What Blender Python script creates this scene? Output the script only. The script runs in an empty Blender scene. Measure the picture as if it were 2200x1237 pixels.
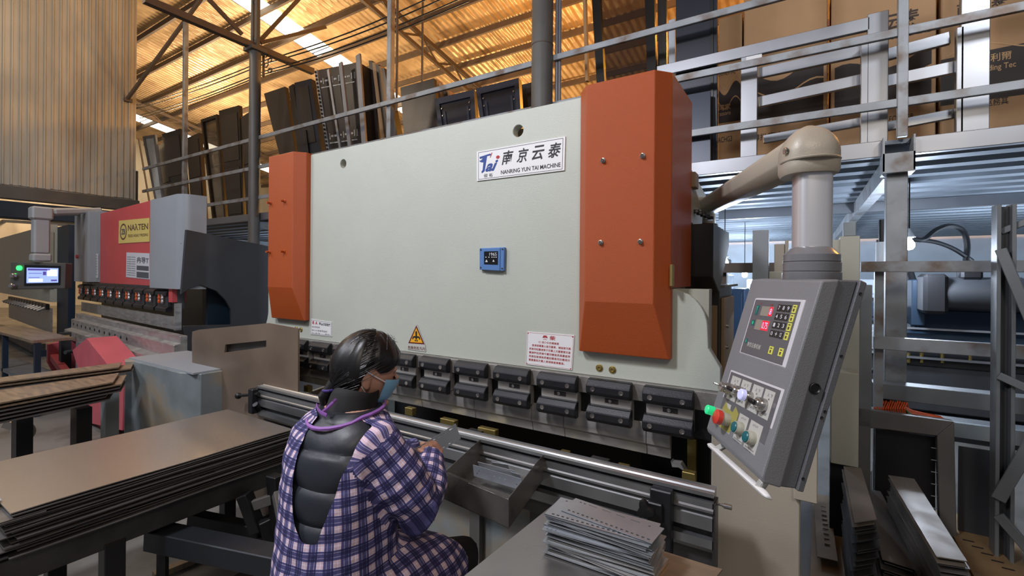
import bpy, bmesh, math, random
from mathutils import Vector, Matrix, geometry
R = random.Random(7)
sc = bpy.context.scene
COL = sc.collection
V = Vector

# ------------------------------------------------------------------ camera
F, YAW, ROLL, HV = 1000.0, math.radians(32.1), math.radians(0.44), 27.0
EYE = V((0, 0, 1.6))
FWD = V((-math.sin(YAW), math.cos(YAW), 0))
R0 = V((math.cos(YAW), math.sin(YAW), 0))
U0 = V((0, 0, 1))
RGT = R0 * math.cos(ROLL) + U0 * math.sin(ROLL)
UPV = -R0 * math.sin(ROLL) + U0 * math.cos(ROLL)
cd = bpy.data.cameras.new('camera'); cam = bpy.data.objects.new('camera', cd); COL.objects.link(cam)
cam.matrix_world = Matrix(((RGT.x, UPV.x, -FWD.x, 0), (RGT.y, UPV.y, -FWD.y, 0), (RGT.z, UPV.z, -FWD.z, EYE.z), (0, 0, 0, 1)))
cd.sensor_width = 36; cd.lens = 36 * F / 2200; cd.clip_start = .02; cd.clip_end = 200
cd.shift_y = -HV / 2200
sc.camera = cam
def srgb(h):
    if isinstance(h, (tuple, list)): return (*h[:3], 1)
    h = h.lstrip('#'); c = [int(h[i:i+2], 16) / 255 for i in (0, 2, 4)]
    return (*[x / 12.92 if x <= .04045 else ((x + .055) / 1.055) ** 2.4 for x in c], 1)

# ------------------------------------------------------------------ light and exposure
sc.view_settings.view_transform = 'Standard'; sc.view_settings.look = 'None'
sc.view_settings.gamma = 1; sc.view_settings.use_curve_mapping = False
sc.view_settings.exposure = 0.0
w = bpy.data.worlds.new('world'); sc.world = w; w.use_nodes = True
w.node_tree.nodes['Background'].inputs[0].default_value = (.80, .85, 1, 1)
w.node_tree.nodes['Background'].inputs[1].default_value = .2
def lamp(name, kind, loc, energy, col, size=.5, aim=None, sy=None, spread=None, spot=None):
    l = bpy.data.lights.new(name, kind); o = bpy.data.objects.new(name, l); COL.objects.link(o)
    o.location = loc; l.energy = energy; l.color = srgb(col)[:3] if isinstance(col, str) else col
    if kind == 'AREA':
        l.size = size
        if sy: l.shape = 'RECTANGLE'; l.size_y = sy
        if spread: l.spread = spread
    elif kind != 'SUN': l.shadow_soft_size = size
    if spot: l.spot_size = spot; l.spot_blend = .6
    if aim is not None: o.rotation_euler = (V(aim) - V(loc)).to_track_quat('-Z', 'Y').to_euler()
    return o
# key lamp read off the cover shadows; the three others are unseen added fill
lamp('key_lamp', 'AREA', (-2.1, -.9, 4.6), 150, '#f6f6ff', .55, (-1.2, 2.0, 1.2))
lamp('hall_fill_cool', 'AREA', (-6.0, -2.0, 5.5), 170, '#f1f4ff', 1.2, (-5.5, 2.5, 1.0))
lamp('hall_fill_behind', 'AREA', (1.6, -1.8, 4.2), 55, '#fff1e0', 1.0, (-.6, 1.8, .9))
lamp('deck_goods_fill', 'AREA', (2.6, .4, 5.2), 26, '#f2f6ff', .8, (1.0, 4.5, 3.9), spread=1.5)  # unseen, added to brighten the gates on the deck
# unseen warm lights added to wash the roof and the corrugated partition
for k, (x, y, z, e, c) in enumerate(((-5, 9, 6.0, 480, '#ffb456'), (-1, 9, 6.0, 560, '#ffa83e'), (-13, 8, 6.0, 900, '#ffd6a0'), (4, 9, 6.0, 330, '#ffb04c'), (-20, 9, 6.0, 1300, '#ffdcb0'), (-9, 14, 5, 800, '#ffcf90'), (-8.8, 1.2, 6.6, 230, '#ffe8cc'))):
    lamp('warm_fill', 'POINT', (x, y, z), e, c, .35)
# unseen cool fill lights added below the storage deck, aimed up at it
for x, y, e in ((-1.0, 8.5, 30), (2.4, 7.4, 60), (5.5, 8.5, 110), (-6, 7.5, 80), (-10, 7.0, 80), (-1.5, 11, 120), (-9, 11, 120)):
    lamp('under_deck_fill', 'AREA', (x, y, 1.3), e, '#d6e8ff', 1.2, (x, y + .5, 3))
# ------------------------------------------------------------------ helpers
def ray(u, v):
    return FWD + RGT * ((u - 1100) / F) - UPV * ((v - 618.5 + HV) / F)
def P(u, v, x=None, y=None, z=None, d=None):
    r = ray(u, v)
    if x is not None: t = (x - EYE.x) / r.x
    elif y is not None: t = (y - EYE.y) / r.y
    elif z is not None: t = (z - EYE.z) / r.z
    else: t = d
    return EYE + r * t
def onplane(u, v, p0, n):
    r = ray(u, v); return EYE + r * ((p0 - EYE).dot(n) / r.dot(n))

WM = {}
def wm(o): return WM.get(o.name, Matrix.Identity(4)) if o else Matrix.Identity(4)
def tag(o, label=None, cat=None, group=None, kind=None):
    if label: o['label'] = label
    if cat: o['category'] = cat
    if group: o['group'] = group
    if kind: o['kind'] = kind
    return o
def thing(name, loc, label, cat, group=None, rz=0, kind=None):
    o = bpy.data.objects.new(name, None); COL.objects.link(o)
    o.location = loc; o.rotation_euler = (0, 0, rz); o.empty_display_size = .1
    WM[o.name] = Matrix.Translation(V(loc)) @ Matrix.Rotation(rz, 4, 'Z')
    return tag(o, label, cat, group, kind)
def link_mesh(me, name, parent, world=True):
    o = bpy.data.objects.new(name, me); COL.objects.link(o)
    if parent:
        if world: me.transform(wm(parent).inverted())
        o.parent = parent; WM[o.name] = wm(parent).copy()
    elif world:
        xs = [v.co for v in me.vertices]
        if xs:
            c = V(((min(p.x for p in xs) + max(p.x for p in xs)) / 2, (min(p.y for p in xs) + max(p.y for p in xs)) / 2, min(p.z for p in xs)))
            me.transform(Matrix.Translation(-c)); o.location = c; WM[o.name] = Matrix.Translation(c)
    return o
def frame_of(d):
    d = d.normalized(); a = V((0, 0, 1)) if abs(d.z) < .95 else V((1, 0, 0))
    s = d.cross(a).normalized(); return s, s.cross(d).normalized()
class MB:
    def __init__(s): s.v = []; s.f = []
    def add(s, vs, fs):
        n = len(s.v); s.v += [V(p) for p in vs]; s.f += [tuple(i + n for i in f) for f in fs]; return s
    def obox(s, o, a, b, c):
        o, a, b, c = V(o), V(a), V(b), V(c)
        return s.add([o, o+a, o+a+b, o+b, o+c, o+a+c, o+a+b+c, o+b+c], [(0,3,2,1),(4,5,6,7),(0,1,5,4),(1,2,6,5),(2,3,7,6),(3,0,4,7)])
    def box(s, x0, x1, y0, y1, z0, z1):
        return s.obox((x0, y0, z0), (x1-x0, 0, 0), (0, y1-y0, 0), (0, 0, z1-z0))
    def bar(s, p0, p1, w, h, up=(0, 0, 1)):
        p0, p1 = V(p0), V(p1); d = p1 - p0; up = V(up)
        if abs(d.normalized().dot(up)) > .98: up = V((0, 1, 0))
        sd = d.cross(up).normalized(); u = sd.cross(d).normalized()
        return s.obox(p0 - sd * w / 2 - u * h / 2, sd * w, u * h, d)
    def prism(s, pts, ext):
        n = len(pts); pts = [V(p) for p in pts]; e = V(ext)
        return s.add(pts + [p + e for p in pts], [tuple(range(n))[::-1], tuple(range(n, 2*n))] + [(i, (i+1) % n, (i+1) % n + n, i + n) for i in range(n)])
    def loft(s, rings, caps=True, closed=True):
        n = len(rings[0]); vs = [p for r in rings for p in r]; fs = []
        for k in range(len(rings) - 1):
            for i in range(n if closed else n - 1):
                j = (i + 1) % n; fs.append((k*n+i, k*n+j, (k+1)*n+j, (k+1)*n+i))
        if caps: fs += [tuple(range(n))[::-1], tuple(range((len(rings)-1)*n, len(rings)*n))]
        return s.add(vs, fs)
    def tube(s, pts, r, n=8, caps=True):
        pts = [V(p) for p in pts]; rs = r if isinstance(r, (list, tuple)) else [r] * len(pts)
        a = None; rings = []
        for i, p in enumerate(pts):
            d = (pts[min(i+1, len(pts)-1)] - pts[max(i-1, 0)]).normalized()
            if a is None: a, b = frame_of(d)
            else: a = (a - d * a.dot(d)).normalized(); b = a.cross(d) * -1
            b = d.cross(a)
            rings.append([p + (a * math.cos(t) + b * math.sin(t)) * rs[i] for t in (2*math.pi*k/n for k in range(n))])
        return s.loft(rings, caps)
    def cyl(s, p0, p1, r, n=16, r2=None): return s.tube([p0, p1], [r, r if r2 is None else r2], n)
    def lathe(s, prof, o, axis=(0, 0, 1), n=20, sx=1, sy=1):
        a, b = frame_of(V(axis)); ax = V(axis).normalized(); o = V(o)
        return s.loft([[o + ax * h + (a * math.cos(t) * sx + b * math.sin(t) * sy) * max(r, 1e-4) for t in (2*math.pi*k/n for k in range(n))] for r, h in prof])
    def plate(s, outline, holes, o, ex, ey, th):
        """flat sheet with real holes: 2-D outline and holes in the frame o, ex, ey; thickness th along ex x ey"""
        loops = [[V((p[0], p[1], 0)) for p in l] for l in [outline] + list(holes)]
        tris = geometry.tessellate_polygon(loops); flat = [p for l in loops for p in l]
        o, ex, ey = V(o), V(ex), V(ey); nn = ex.cross(ey).normalized() * th
        a = [o + ex * p.x + ey * p.y for p in flat]; n = len(a)
        fs = [tuple(t) for t in tris] + [tuple(i + n for i in t[::-1]) for t in tris]
        k = 0
        for l in loops:
            m = len(l); fs += [(k+i, k+(i+1) % m, k+(i+1) % m+n, k+i+n) for i in range(m)]; k += m
        return s.add(a + [p + nn for p in a], fs)
    def build(s, name, mat, parent=None, bevel=0, smooth=False, seg=1, label=None, kind=None):
        me = bpy.data.meshes.new(name); me.from_pydata([tuple(p) for p in s.v], [], s.f)
        bm = bmesh.new(); bm.from_mesh(me)
        bmesh.ops.recalc_face_normals(bm, faces=bm.faces)
        if bevel:
            es = [e for e in bm.edges if len(e.link_faces) == 2 and e.calc_face_angle(0) > .35]
            bmesh.ops.bevel(bm, geom=es, offset=bevel, segments=seg, affect='EDGES', clamp_overlap=True, profile=.5)
        bm.to_mesh(me); bm.free()
        me.materials.append(mat)
        if smooth: me.shade_smooth(); me.set_sharp_from_angle(angle=math.radians(38))
        o = link_mesh(me, name, parent)
        if label: o['label'] = label
        if kind: o['kind'] = kind
        return o
def circ(x, y, r, n=14, ry=None): return [(x + r * math.cos(2*math.pi*k/n), y + (ry or r) * math.sin(2*math.pi*k/n)) for k in range(n)]
def rect(x0, y0, x1, y1): return [(x0, y0), (x1, y0), (x1, y1), (x0, y1)]
def copy_tree(o, parent=None):
    c = o.copy(); COL.objects.link(c)
    if parent: c.parent = parent
    for ch in [x for x in o.children]: copy_tree(ch, c)
    return c

# ------------------------------------------------------------------ materials
M = {}
def mat(name, col, rough=.5, metal=0, var=0, vscale=6, bump=0, bscale=80, rvar=0, stretch=None, emit=None, estr=1, coat=0, alpha=None, trans=0, spec=None, dirt=None):
    m = bpy.data.materials.new(name); m.use_nodes = True; nt = m.node_tree; N = nt.nodes; L = nt.links
    b = N['Principled BSDF']; c = srgb(col)
    b.inputs['Base Color'].default_value = c; b.inputs['Roughness'].default_value = rough; b.inputs['Metallic'].default_value = metal
    if coat: b.inputs['Coat Weight'].default_value = coat; b.inputs['Coat Roughness'].default_value = .15
    if spec is not None: b.inputs['Specular IOR Level'].default_value = spec
    if trans: b.inputs['Transmission Weight'].default_value = trans
    if alpha is not None: b.inputs['Alpha'].default_value = alpha
    if emit: b.inputs['Emission Color'].default_value = srgb(emit); b.inputs['Emission Strength'].default_value = estr
    tc = N.new('ShaderNodeTexCoord'); mp = N.new('ShaderNodeMapping'); L.new(tc.outputs['Object'], mp.inputs[0])
    if stretch: mp.inputs['Scale'].default_value = stretch
    if var or rvar or dirt:
        n = N.new('ShaderNodeTexNoise'); n.inputs['Scale'].default_value = vscale; n.inputs['Detail'].default_value = 5; L.new(mp.outputs[0], n.inputs[0])
        if var:
            mr = N.new('ShaderNodeMapRange'); mr.inputs[1].default_value = .3; mr.inputs[2].default_value = .7
            mr.inputs[3].default_value = 1 - var; mr.inputs[4].default_value = 1 + var; L.new(n.outputs[0], mr.inputs[0])
            mx = N.new('ShaderNodeVectorMath'); mx.operation = 'SCALE'; mx.inputs[0].default_value = c[:3]; L.new(mr.outputs[0], mx.inputs['Scale'])
            out = mx.outputs[0]
            if dirt:
                n2 = N.new('ShaderNodeTexNoise'); n2.inputs['Scale'].default_value = dirt[1]; n2.inputs['Detail'].default_value = 6; L.new(mp.outputs[0], n2.inputs[0])
                r2 = N.new('ShaderNodeMapRange'); r2.inputs[1].default_value = .5; r2.inputs[2].default_value = .68; L.new(n2.outputs[0], r2.inputs[0])
                mc = N.new('ShaderNodeMix'); mc.data_type = 'RGBA'; L.new(r2.outputs[0], mc.inputs[0]); L.new(out, mc.inputs[6]); mc.inputs[7].default_value = srgb(dirt[0]); out = mc.outputs[2]
            L.new(out, b.inputs['Base Color'])
        if rvar:
            mr = N.new('ShaderNodeMapRange'); mr.inputs[1].default_value = .3; mr.inputs[2].default_value = .7
            mr.inputs[3].default_value = max(.02, rough - rvar); mr.inputs[4].default_value = rough + rvar; L.new(n.outputs[0], mr.inputs[0]); L.new(mr.outputs[0], b.inputs['Roughness'])
    if bump:
        n = N.new('ShaderNodeTexNoise'); n.inputs['Scale'].default_value = bscale; n.inputs['Detail'].default_value = 3; L.new(mp.outputs[0], n.inputs[0])
        bp = N.new('ShaderNodeBump'); bp.inputs['Strength'].default_value = bump; bp.inputs['Distance'].default_value = .004; L.new(n.outputs[0], bp.inputs['Height']); L.new(bp.outputs[0], b.inputs['Normal'])
    M[name] = m; return m
mat('cream', '#b2b6ab', .42, 0, .03, 3, .35, 350)
mat('cream_dark', '#a5a496', .5, 0, .05, 3, .2, 200)
mat('orange', '#a44503', .40, 0, .03, 4, .7, 520, coat=.1)
mat('black_oxide', '#232427', .38, .25, .15, 14, .1, 200)
mat('black', '#121214', .45); mat('rubber', '#17181a', .6)
mat('steel', '#a9a8a6', .36, .6, .16, 9, .06, 60, .12, (1, 1, 3))
mat('steel_strip', '#85827d', .5, .4, .14, 22, .2, 160, .1)
mat('punch_steel', '#a5a29d', .42, .45, .16, 7, .05, 60, .12, (1, 1, 5))
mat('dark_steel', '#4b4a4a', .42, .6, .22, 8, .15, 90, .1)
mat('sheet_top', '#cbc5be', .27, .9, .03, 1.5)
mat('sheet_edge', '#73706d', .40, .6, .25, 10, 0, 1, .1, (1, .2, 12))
mat('table_steel', '#918f8d', .28, .8, .10, 4, 0, 40, .08)
mat('tray_steel', '#8a8783', .32, .75, .2, 9, .04, 50, .12)
mat('part_steel', '#b4bcc6', .35, .6, .06, 10)
mat('zinc_plate', '#a3a8ad', .36, .7, .1, 10)
mat('alu', '#94969a', .38, .8, .05, 3, 0, 1, .05, (1, 1, 1))
mat('alu_tube', '#d6d6d8', .33, .55)
mat('alu_rail', '#a3a5a7', .31, .85, .05, 9, 0, 50, 0, (.2, 3, 3))
mat('rail_dark', '#5c5b5b', .40, .7, .2, 7, .05, 50, .1, (.4, 6, 6))
mat('deck_galv', '#747c84', .5, .3, .12, 3, .05, 30, .1)
mat('frame_grey', '#8f9396', .5, .35, .14, 6, .1, 80, dirt=('#6d5f54', 5))
mat('rail_grey', '#77777a', .5, .35, .1, 6)
mat('rack_grey', '#6d7173', .5, .3, .15, 5, .1, 80)
mat('dark_grey_paint', '#5a5854', .5, .1, .1, 4)
mat('roof_steel', '#5d5148', .6, .2, .1, 3)
mat('corrugated', '#bcbab0', .42, .25, .10, 2.2, .08, 12, .08, (1, 1, .35), dirt=('#9c988e', .9))
mat('beige', '#a29a8b', .42, .05, .05, 4, .12, 200)
mat('console_grey', '#76787b', .46, 0, .04, 4, .25, 400)
mat('console_dark', '#5c5e62', .46, 0, .04, 4, .25, 400)
mat('collar_grey', '#6e6f72', .22, 0, .03, 3)
mat('panel_grey', '#5a5a5e', .4); mat('panel_edge', '#c6c5ca', .35, 0); mat('fork_dark', '#25282d', .4, .2)
mat('label_grey', '#b3b3ad', .5); mat('white', '#dcdcdc', .45); mat('paper', '#c9cad0', .5)
mat('ink', '#141418', .6); mat('red_ink', '#a3262a', .6); mat('blue_ink', '#1f3f86', .5); mat('grey_ink', '#50525a', .6)
mat('yellow', '#e0a21e', .45); mat('key_yellow', '#cdd05a', .5); mat('maroon', '#5a1512', .5)
mat('blue_plastic', '#5479ae', .4, 0, .03, 5, .1, 300); mat('screen_black', '#15181a', .2)
mat('lcd', '#8a867b', .3); mat('red_digit', '#e02035', .4, emit='#ff2038', estr=1.0); mat('red_glow', '#b21528', .4, emit='#f0203a', estr=.55)
mat('green_lamp', '#20c07a', .3, emit='#2fe08e', estr=.45); mat('green_led', '#20e060', .3, emit='#30ff60', estr=3)
mat('teal_button', '#0f5a62', .35); mat('red_button', '#c4382c', .35); mat('clear_button', '#c4c8f2', .25, emit='#c8ccff', estr=.25)
mat('dull_yellow', '#97914a', .5)
mat('chrome', '#b5b2ae', .2, .9); mat('brass', '#a8955a', .35, .8)
mat('red_paint', '#c2494b', .40, 0, .05, 3, .1, 100); mat('cover_grey', '#90969b', .4, 0, .03, 3)
mat('side_dark', '#343639', .5, .1, .1, 3, .1, 60); mat('navy', '#182a3a', .45, .1, .1, 3)
mat('navy_paint', '#1d3a58', .42, .05, .1, 3); mat('off_white', '#a9adaf', .4, 0, .03, 3)
mat('sign_yellow', '#d3bf6c', .45); mat('sign_ink', '#5a3b33', .6); mat('blue_screen', '#7da0e8', .3, emit='#a8b8f8', estr=.9)
mat('screen_white', '#e8f0f0', .3, emit='#f0fbff', estr=.9); mat('screen_purple', '#50408a', .3, emit='#5a48a0', estr=.7)
mat('pink_paint', '#bf5862', .45, 0, .08, 3); mat('grey_green', '#7e878a', .5, .2, .25, 3, .1, 30, dirt=('#9b8a70', 2.5))
mat('brown_sheet', '#857566', .42, .5, .14, 2.5, .05, 20, .1); mat('wood_strip', '#9d8b76', .38, .6, .15, 6, 0, 1, .1, (1, 6, 1))
mat('caster', '#9a968c', .5); mat('panel_black', '#1a1816', .35, .1, .15, 3); mat('panel_brown', '#2c2622', .38, .1, .15, 3); mat('panel_navy', '#20242e', .35, .2, .1, 3)
mat('panel_frame', '#343a46', .35, .3); mat('carton', '#a5825c', .75, 0, .05, 4, .15, 60); mat('carton_dark', '#2b231e', .7); mat('carton_ink', '#3a2c22', .7); mat('carton_line', '#b08c60', .7)
mat('glass_dark', '#1a1a1c', .12, 0, alpha=.62); mat('hose', '#141518', .45); mat('hose_beige', '#4a4038', .5, 0, .2, 200)
mat('wire_orange', '#c4501c', .45); mat('wire_green', '#1e7a45', .45); mat('bulb', '#ffffff', .3, emit='#dcecff', estr=60)
mat('cabinet_dark', '#2a2724', .4, .1); mat('cabinet_brown', '#8b7356', .45, .3, .15, 3); mat('far_white', '#c2ccd4', .6, 0, .15, 1.5)
mat('strip_steel', '#70685e', .5, .4, .12, 7, .05, 50, .1); mat('tan_floor_sheet', '#8d7452', .5, .3, .2, 5)
mat('skin', '#b98a74', .5); mat('hair', '#0b0909', .40, 0, .3, 60, .15, 60, 0, (1, 1, .12))
mat('vest', '#20242c', .46, 0, .06, 8, .25, 30); mat('collar_black', '#0c0c0e', .8); mat('ribbon', '#8a5aa6', .6); mat('mask_blue', '#86bddb', .6, 0, .03, 9, .2, 60)
mat('trouser', '#0f0f13', .8); mat('strap_white', '#d8d8dc', .6); mat('tie_purple', '#3a2a72', .5); mat('eye', '#16110f', .2); mat('shoe', '#1c1c1e', .6)
mat('bulb_cord', '#1a1a1a', .6)
# skylight sheet: lit from outside
mat('skylight', '#ffffff', .5, emit='#fff3d6', estr=5.0)
def plaid():
    m = bpy.data.materials.new('plaid'); m.use_nodes = True; nt = m.node_tree; N = nt.nodes; L = nt.links; b = N['Principled BSDF']
    b.inputs['Roughness'].default_value = .85
    uv = N.new('ShaderNodeUVMap'); uv.uv_map = 'weave'; sp = N.new('ShaderNodeSeparateXYZ'); L.new(uv.outputs[0], sp.inputs[0])
    outs = []
    for ax in (0, 1):
        a = N.new('ShaderNodeMath'); a.operation = 'MULTIPLY'; a.inputs[1].default_value = 1 / .042; L.new(sp.outputs[ax], a.inputs[0])
        fr = N.new('ShaderNodeMath'); fr.operation = 'FRACT'; L.new(a.outputs[0], fr.inputs[0])
        r = N.new('ShaderNodeValToRGB'); r.color_ramp.interpolation = 'CONSTANT'; e = r.color_ramp.elements
        dk = (.075, .085, .23, 1); lt = (1, .97, 1, 1); pk = (.88, .77, .79, 1)
        e[0].position = 0; e[0].color = pk; e[1].position = .17; e[1].color = lt
        for p_, c_ in ((.24, pk), (.38, dk), (.54, (.42, .43, .60, 1)), (.58, dk), (.80, (.45, .46, .64, 1)), (.84, dk), (.96, lt)):
            q = e.new(p_); q.color = c_
        L.new(fr.outputs[0], r.inputs[0]); outs.append(r.outputs[0])
    mx = N.new('ShaderNodeMix'); mx.data_type = 'RGBA'; mx.blend_type = 'MULTIPLY'; mx.inputs[0].default_value = 1
    L.new(outs[0], mx.inputs[6]); L.new(outs[1], mx.inputs[7])
    m2 = N.new('ShaderNodeMix'); m2.data_type = 'RGBA'; m2.blend_type = 'MULTIPLY'; m2.inputs[0].default_value = 1
    m2.inputs[7].default_value = (.72, .69, .74, 1); L.new(mx.outputs[2], m2.inputs[6])
    m3 = N.new('ShaderNodeMix'); m3.data_type = 'RGBA'; m3.blend_type = 'ADD'; m3.inputs[0].default_value = 1; m3.inputs[7].default_value = (.012, .010, .03, 1); L.new(m2.outputs[2], m3.inputs[6])
    L.new(m3.outputs[2], b.inputs['Base Color'])
    n = N.new('ShaderNodeTexNoise'); n.inputs['Scale'].default_value = 25; bp = N.new('ShaderNodeBump'); bp.inputs['Strength'].default_value = .35; bp.inputs['Distance'].default_value = .01
    L.new(n.outputs[0], bp.inputs['Height']); L.new(bp.outputs[0], b.inputs['Normal'])
    M['plaid'] = m
plaid()
def foil():
    m = bpy.data.materials.new('roof_foil'); m.use_nodes = True; nt = m.node_tree; N = nt.nodes; L = nt.links; b = N['Principled BSDF']
    b.inputs['Roughness'].default_value = .42; b.inputs['Metallic'].default_value = .25
    tc = N.new('ShaderNodeTexCoord'); mp = N.new('ShaderNodeMapping'); mp.inputs['Scale'].default_value = (1.0, .42, 1); L.new(tc.outputs['Object'], mp.inputs[0])
    vo = N.new('ShaderNodeTexVoronoi'); vo.inputs['Scale'].default_value = 6.5; L.new(mp.outputs[0], vo.inputs[0])
    n = N.new('ShaderNodeTexNoise'); n.inputs['Scale'].default_value = 1.6; n.inputs['Detail'].default_value = 6; L.new(tc.outputs['Object'], n.inputs[0])
    w_ = N.new('ShaderNodeTexWave'); w_.bands_direction = 'X'; w_.inputs['Scale'].default_value = 1.6; w_.inputs['Distortion'].default_value = .4; L.new(tc.outputs['Object'], w_.inputs[0])
    cr = N.new('ShaderNodeValToRGB'); cr.color_ramp.elements[0].color = srgb('#a58a68'); cr.color_ramp.elements[1].color = srgb('#d9bd96'); cr.color_ramp.elements[0].position = .3; cr.color_ramp.elements[1].position = .7
    L.new(n.outputs[0], cr.inputs[0]); L.new(cr.outputs[0], b.inputs['Base Color'])
    ad = N.new('ShaderNodeMath'); ad.operation = 'ADD'; L.new(vo.outputs[0], ad.inputs[0]); L.new(w_.outputs[1], ad.inputs[1])
    bp = N.new('ShaderNodeBump'); bp.inputs['Strength'].default_value = .5; bp.inputs['Distance'].default_value = .08; L.new(ad.outputs[0], bp.inputs['Height']); L.new(bp.outputs[0], b.inputs['Normal'])
    M['roof_foil'] = m
foil()
def concrete():
    m = mat('concrete', '#77756f', .45, 0, .14, 1.2, .1, 12, .12, dirt=('#57524b', 2.2)); return m
concrete()

# ------------------------------------------------------------------ lettering
_tc = {}
def text_flat(body, bold=0, shear=0):
    k = (body, bold, shear)
    if k in _tc: return _tc[k]
    cu = bpy.data.curves.new('t', 'FONT'); cu.body = body; cu.size = 1; cu.resolution_u = 3; cu.offset = bold; cu.shear = shear
    o = bpy.data.objects.new('t', cu); COL.objects.link(o)
    dg = bpy.context.evaluated_depsgraph_get(); me = bpy.data.meshes.new_from_object(o.evaluated_get(dg))
    vs = [v.co.copy() for v in me.vertices]; fs = [tuple(p.vertices) for p in me.polygons]
    bpy.data.objects.remove(o); bpy.data.curves.remove(cu); bpy.data.meshes.remove(me)
    if not vs: vs = [V((0, 0, 0)), V((1, 0, 0)), V((0, 1, 0))]; fs = [(0, 1, 2)]
    x0 = min(v.x for v in vs); x1 = max(v.x for v in vs); y0 = min(v.y for v in vs); y1 = max(v.y for v in vs)
    _tc[k] = ([((v.x-x0)/(x1-x0), (v.y-y0)/(y1-y0)) for v in vs], fs); return _tc[k]
class Quad:
    """a flat rectangle given by its four corners (lower left, lower right, upper right, upper left)"""
    def __init__(s, a, b, c, d, flip=False):
        s.a, s.b, s.c, s.d = map(V, (a, b, c, d)); s.n = (s.b - s.a).cross(s.d - s.a).normalized() * (-1 if flip else 1)
    def __call__(s, x, y, h=0):
        return (s.a*(1-x)*(1-y) + s.b*x*(1-y) + s.c*x*y + s.d*(1-x)*y) + s.n * h
    def slab(s, mb, x0, y0, x1, y1, h0, h1):
        p = [s(x0, y0, h0), s(x1, y0, h0), s(x1, y1, h0), s(x0, y1, h0)]; q = [s(x0, y0, h1), s(x1, y0, h1), s(x1, y1, h1), s(x0, y1, h1)]
        return mb.add(p + q, [(0,3,2,1),(4,5,6,7),(0,1,5,4),(1,2,6,5),(2,3,7,6),(3,0,4,7)])
    def poly(s, mb, pts, h0, h1):
        n = len(pts); return mb.add([s(x, y, h0) for x, y in pts] + [s(x, y, h1) for x, y in pts], [tuple(range(n))[::-1], tuple(range(n, 2*n))] + [(i, (i+1) % n, (i+1) % n+n, i+n) for i in range(n)])
    def text(s, mb, body, x0, y0, x1, y1, h, bold=0, shear=0):
        vs, fs = text_flat(body, bold, shear); return mb.add([s(x0+(x1-x0)*a, y0+(y1-y0)*b, h) for a, b in vs], fs)
def pq(c, **k):   # quad from four picture corners in one plane, order: lower left, lower right, upper right, upper left
    return Quad(*[P(u, v, **k) for u, v in c])
# ================================================================== STRUCTURE
def struct(mb, name, mat_, **k): return tag(mb.build(name, mat_, None, **k), kind='structure')
struct(MB().box(-30, 14, -6, 26, -.1, 0), 'floor', M['concrete'])
RZ, RS = 10.6, .187                                    # roof height at y = 0 and its fall
def roof_z(y): return RZ - RS * y
sky_bands = [(-13.75, -12.85), (-27.2, -26.2)]
xs = [-34, -27.2, -26.2, -13.75, -12.85, 16]
for i in range(5):
    m = MB(); a, b = xs[i], xs[i+1]
    if i in (1, 3):
        m.add([(a, -6, roof_z(-6)), (b, -6, roof_z(-6)), (b, 5.6, roof_z(5.6)), (a, 5.6, roof_z(5.6))], [(0, 1, 2, 3)])
        m.add([(a, 17.2, roof_z(17.2)), (b, 17.2, roof_z(17.2)), (b, 26, roof_z(26)), (a, 26, roof_z(26))], [(0, 1, 2, 3)])
        struct(m, 'ceiling', M['roof_foil'])
    else:
        m.add([(a, -6, roof_z(-6)), (b, -6, roof_z(-6)), (b, 26, roof_z(26)), (a, 26, roof_z(26))], [(0, 1, 2, 3)])
        struct(m, 'ceiling', M['roof_foil'])
for a, b in sky_bands:
    y = 5.6
    while y < 17:
        struct(MB().obox((a+.02, y+.03, roof_z(y+.03)+.01), (b-a-.04, 0, 0), (0, 1.86, -1.86*RS), (0, 0, .03)), 'window_%d' % (1 if a < -20 else 2), M['skylight'])
        y += 1.933
struct(MB().box(-34, 16, 25, 25.1, 0, 8), 'wall_back', M['corrugated'])
struct(MB().box(-30.1, -30, -6, 26, 0, 11), 'wall_left', M['corrugated'])
# purlins along the hall and sloping rafters of steel truss
for k in range(17):
    y = 6.4 + k * 1.06
    tag(MB().box(-32, 14, y-.035, y+.035, roof_z(y)-.22, roof_z(y)-.06).build('roof_purlin', M['roof_steel']), 'brown steel purlin running across under the orange roof lining', 'beam', 'roof purlins')
def truss(x, y0, y1, label, drop=.75):
    t = thing('roof_truss', (x, (y0+y1)/2, roof_z(y1)-drop), label, 'truss')
    MB().bar((x, y0, roof_z(y0)-.28), (x, y1, roof_z(y1)-.28), .09, .12).build('top_chord', M['roof_steel'], t)
    MB().bar((x, y0, roof_z(y0)-.28-drop), (x, y1, roof_z(y1)-.28-drop), .09, .1).build('bottom_chord', M['roof_steel'], t)
    n = int((y1-y0) / 1.4)
    for i in range(n):
        ya = y0 + (y1-y0)*i/n; yb = y0 + (y1-y0)*(i+.5)/n; yc = y0 + (y1-y0)*(i+1)/n
        MB().bar((x, ya, roof_z(ya)-.3), (x, yb, roof_z(yb)-.26-drop), .04, .05).build('web_bar', M['roof_steel'], t)
        MB().bar((x, yb, roof_z(yb)-.26-drop), (x, yc, roof_z(yc)-.3), .04, .05).build('web_bar', M['roof_steel'], t)
truss(-9.35, 7.0, 20, 'sloping steel roof truss over the dark panels behind the big press', .42)
truss(-24, 7.0, 20, 'far sloping steel roof truss seen past the end of the corrugated wall', .42)
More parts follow.
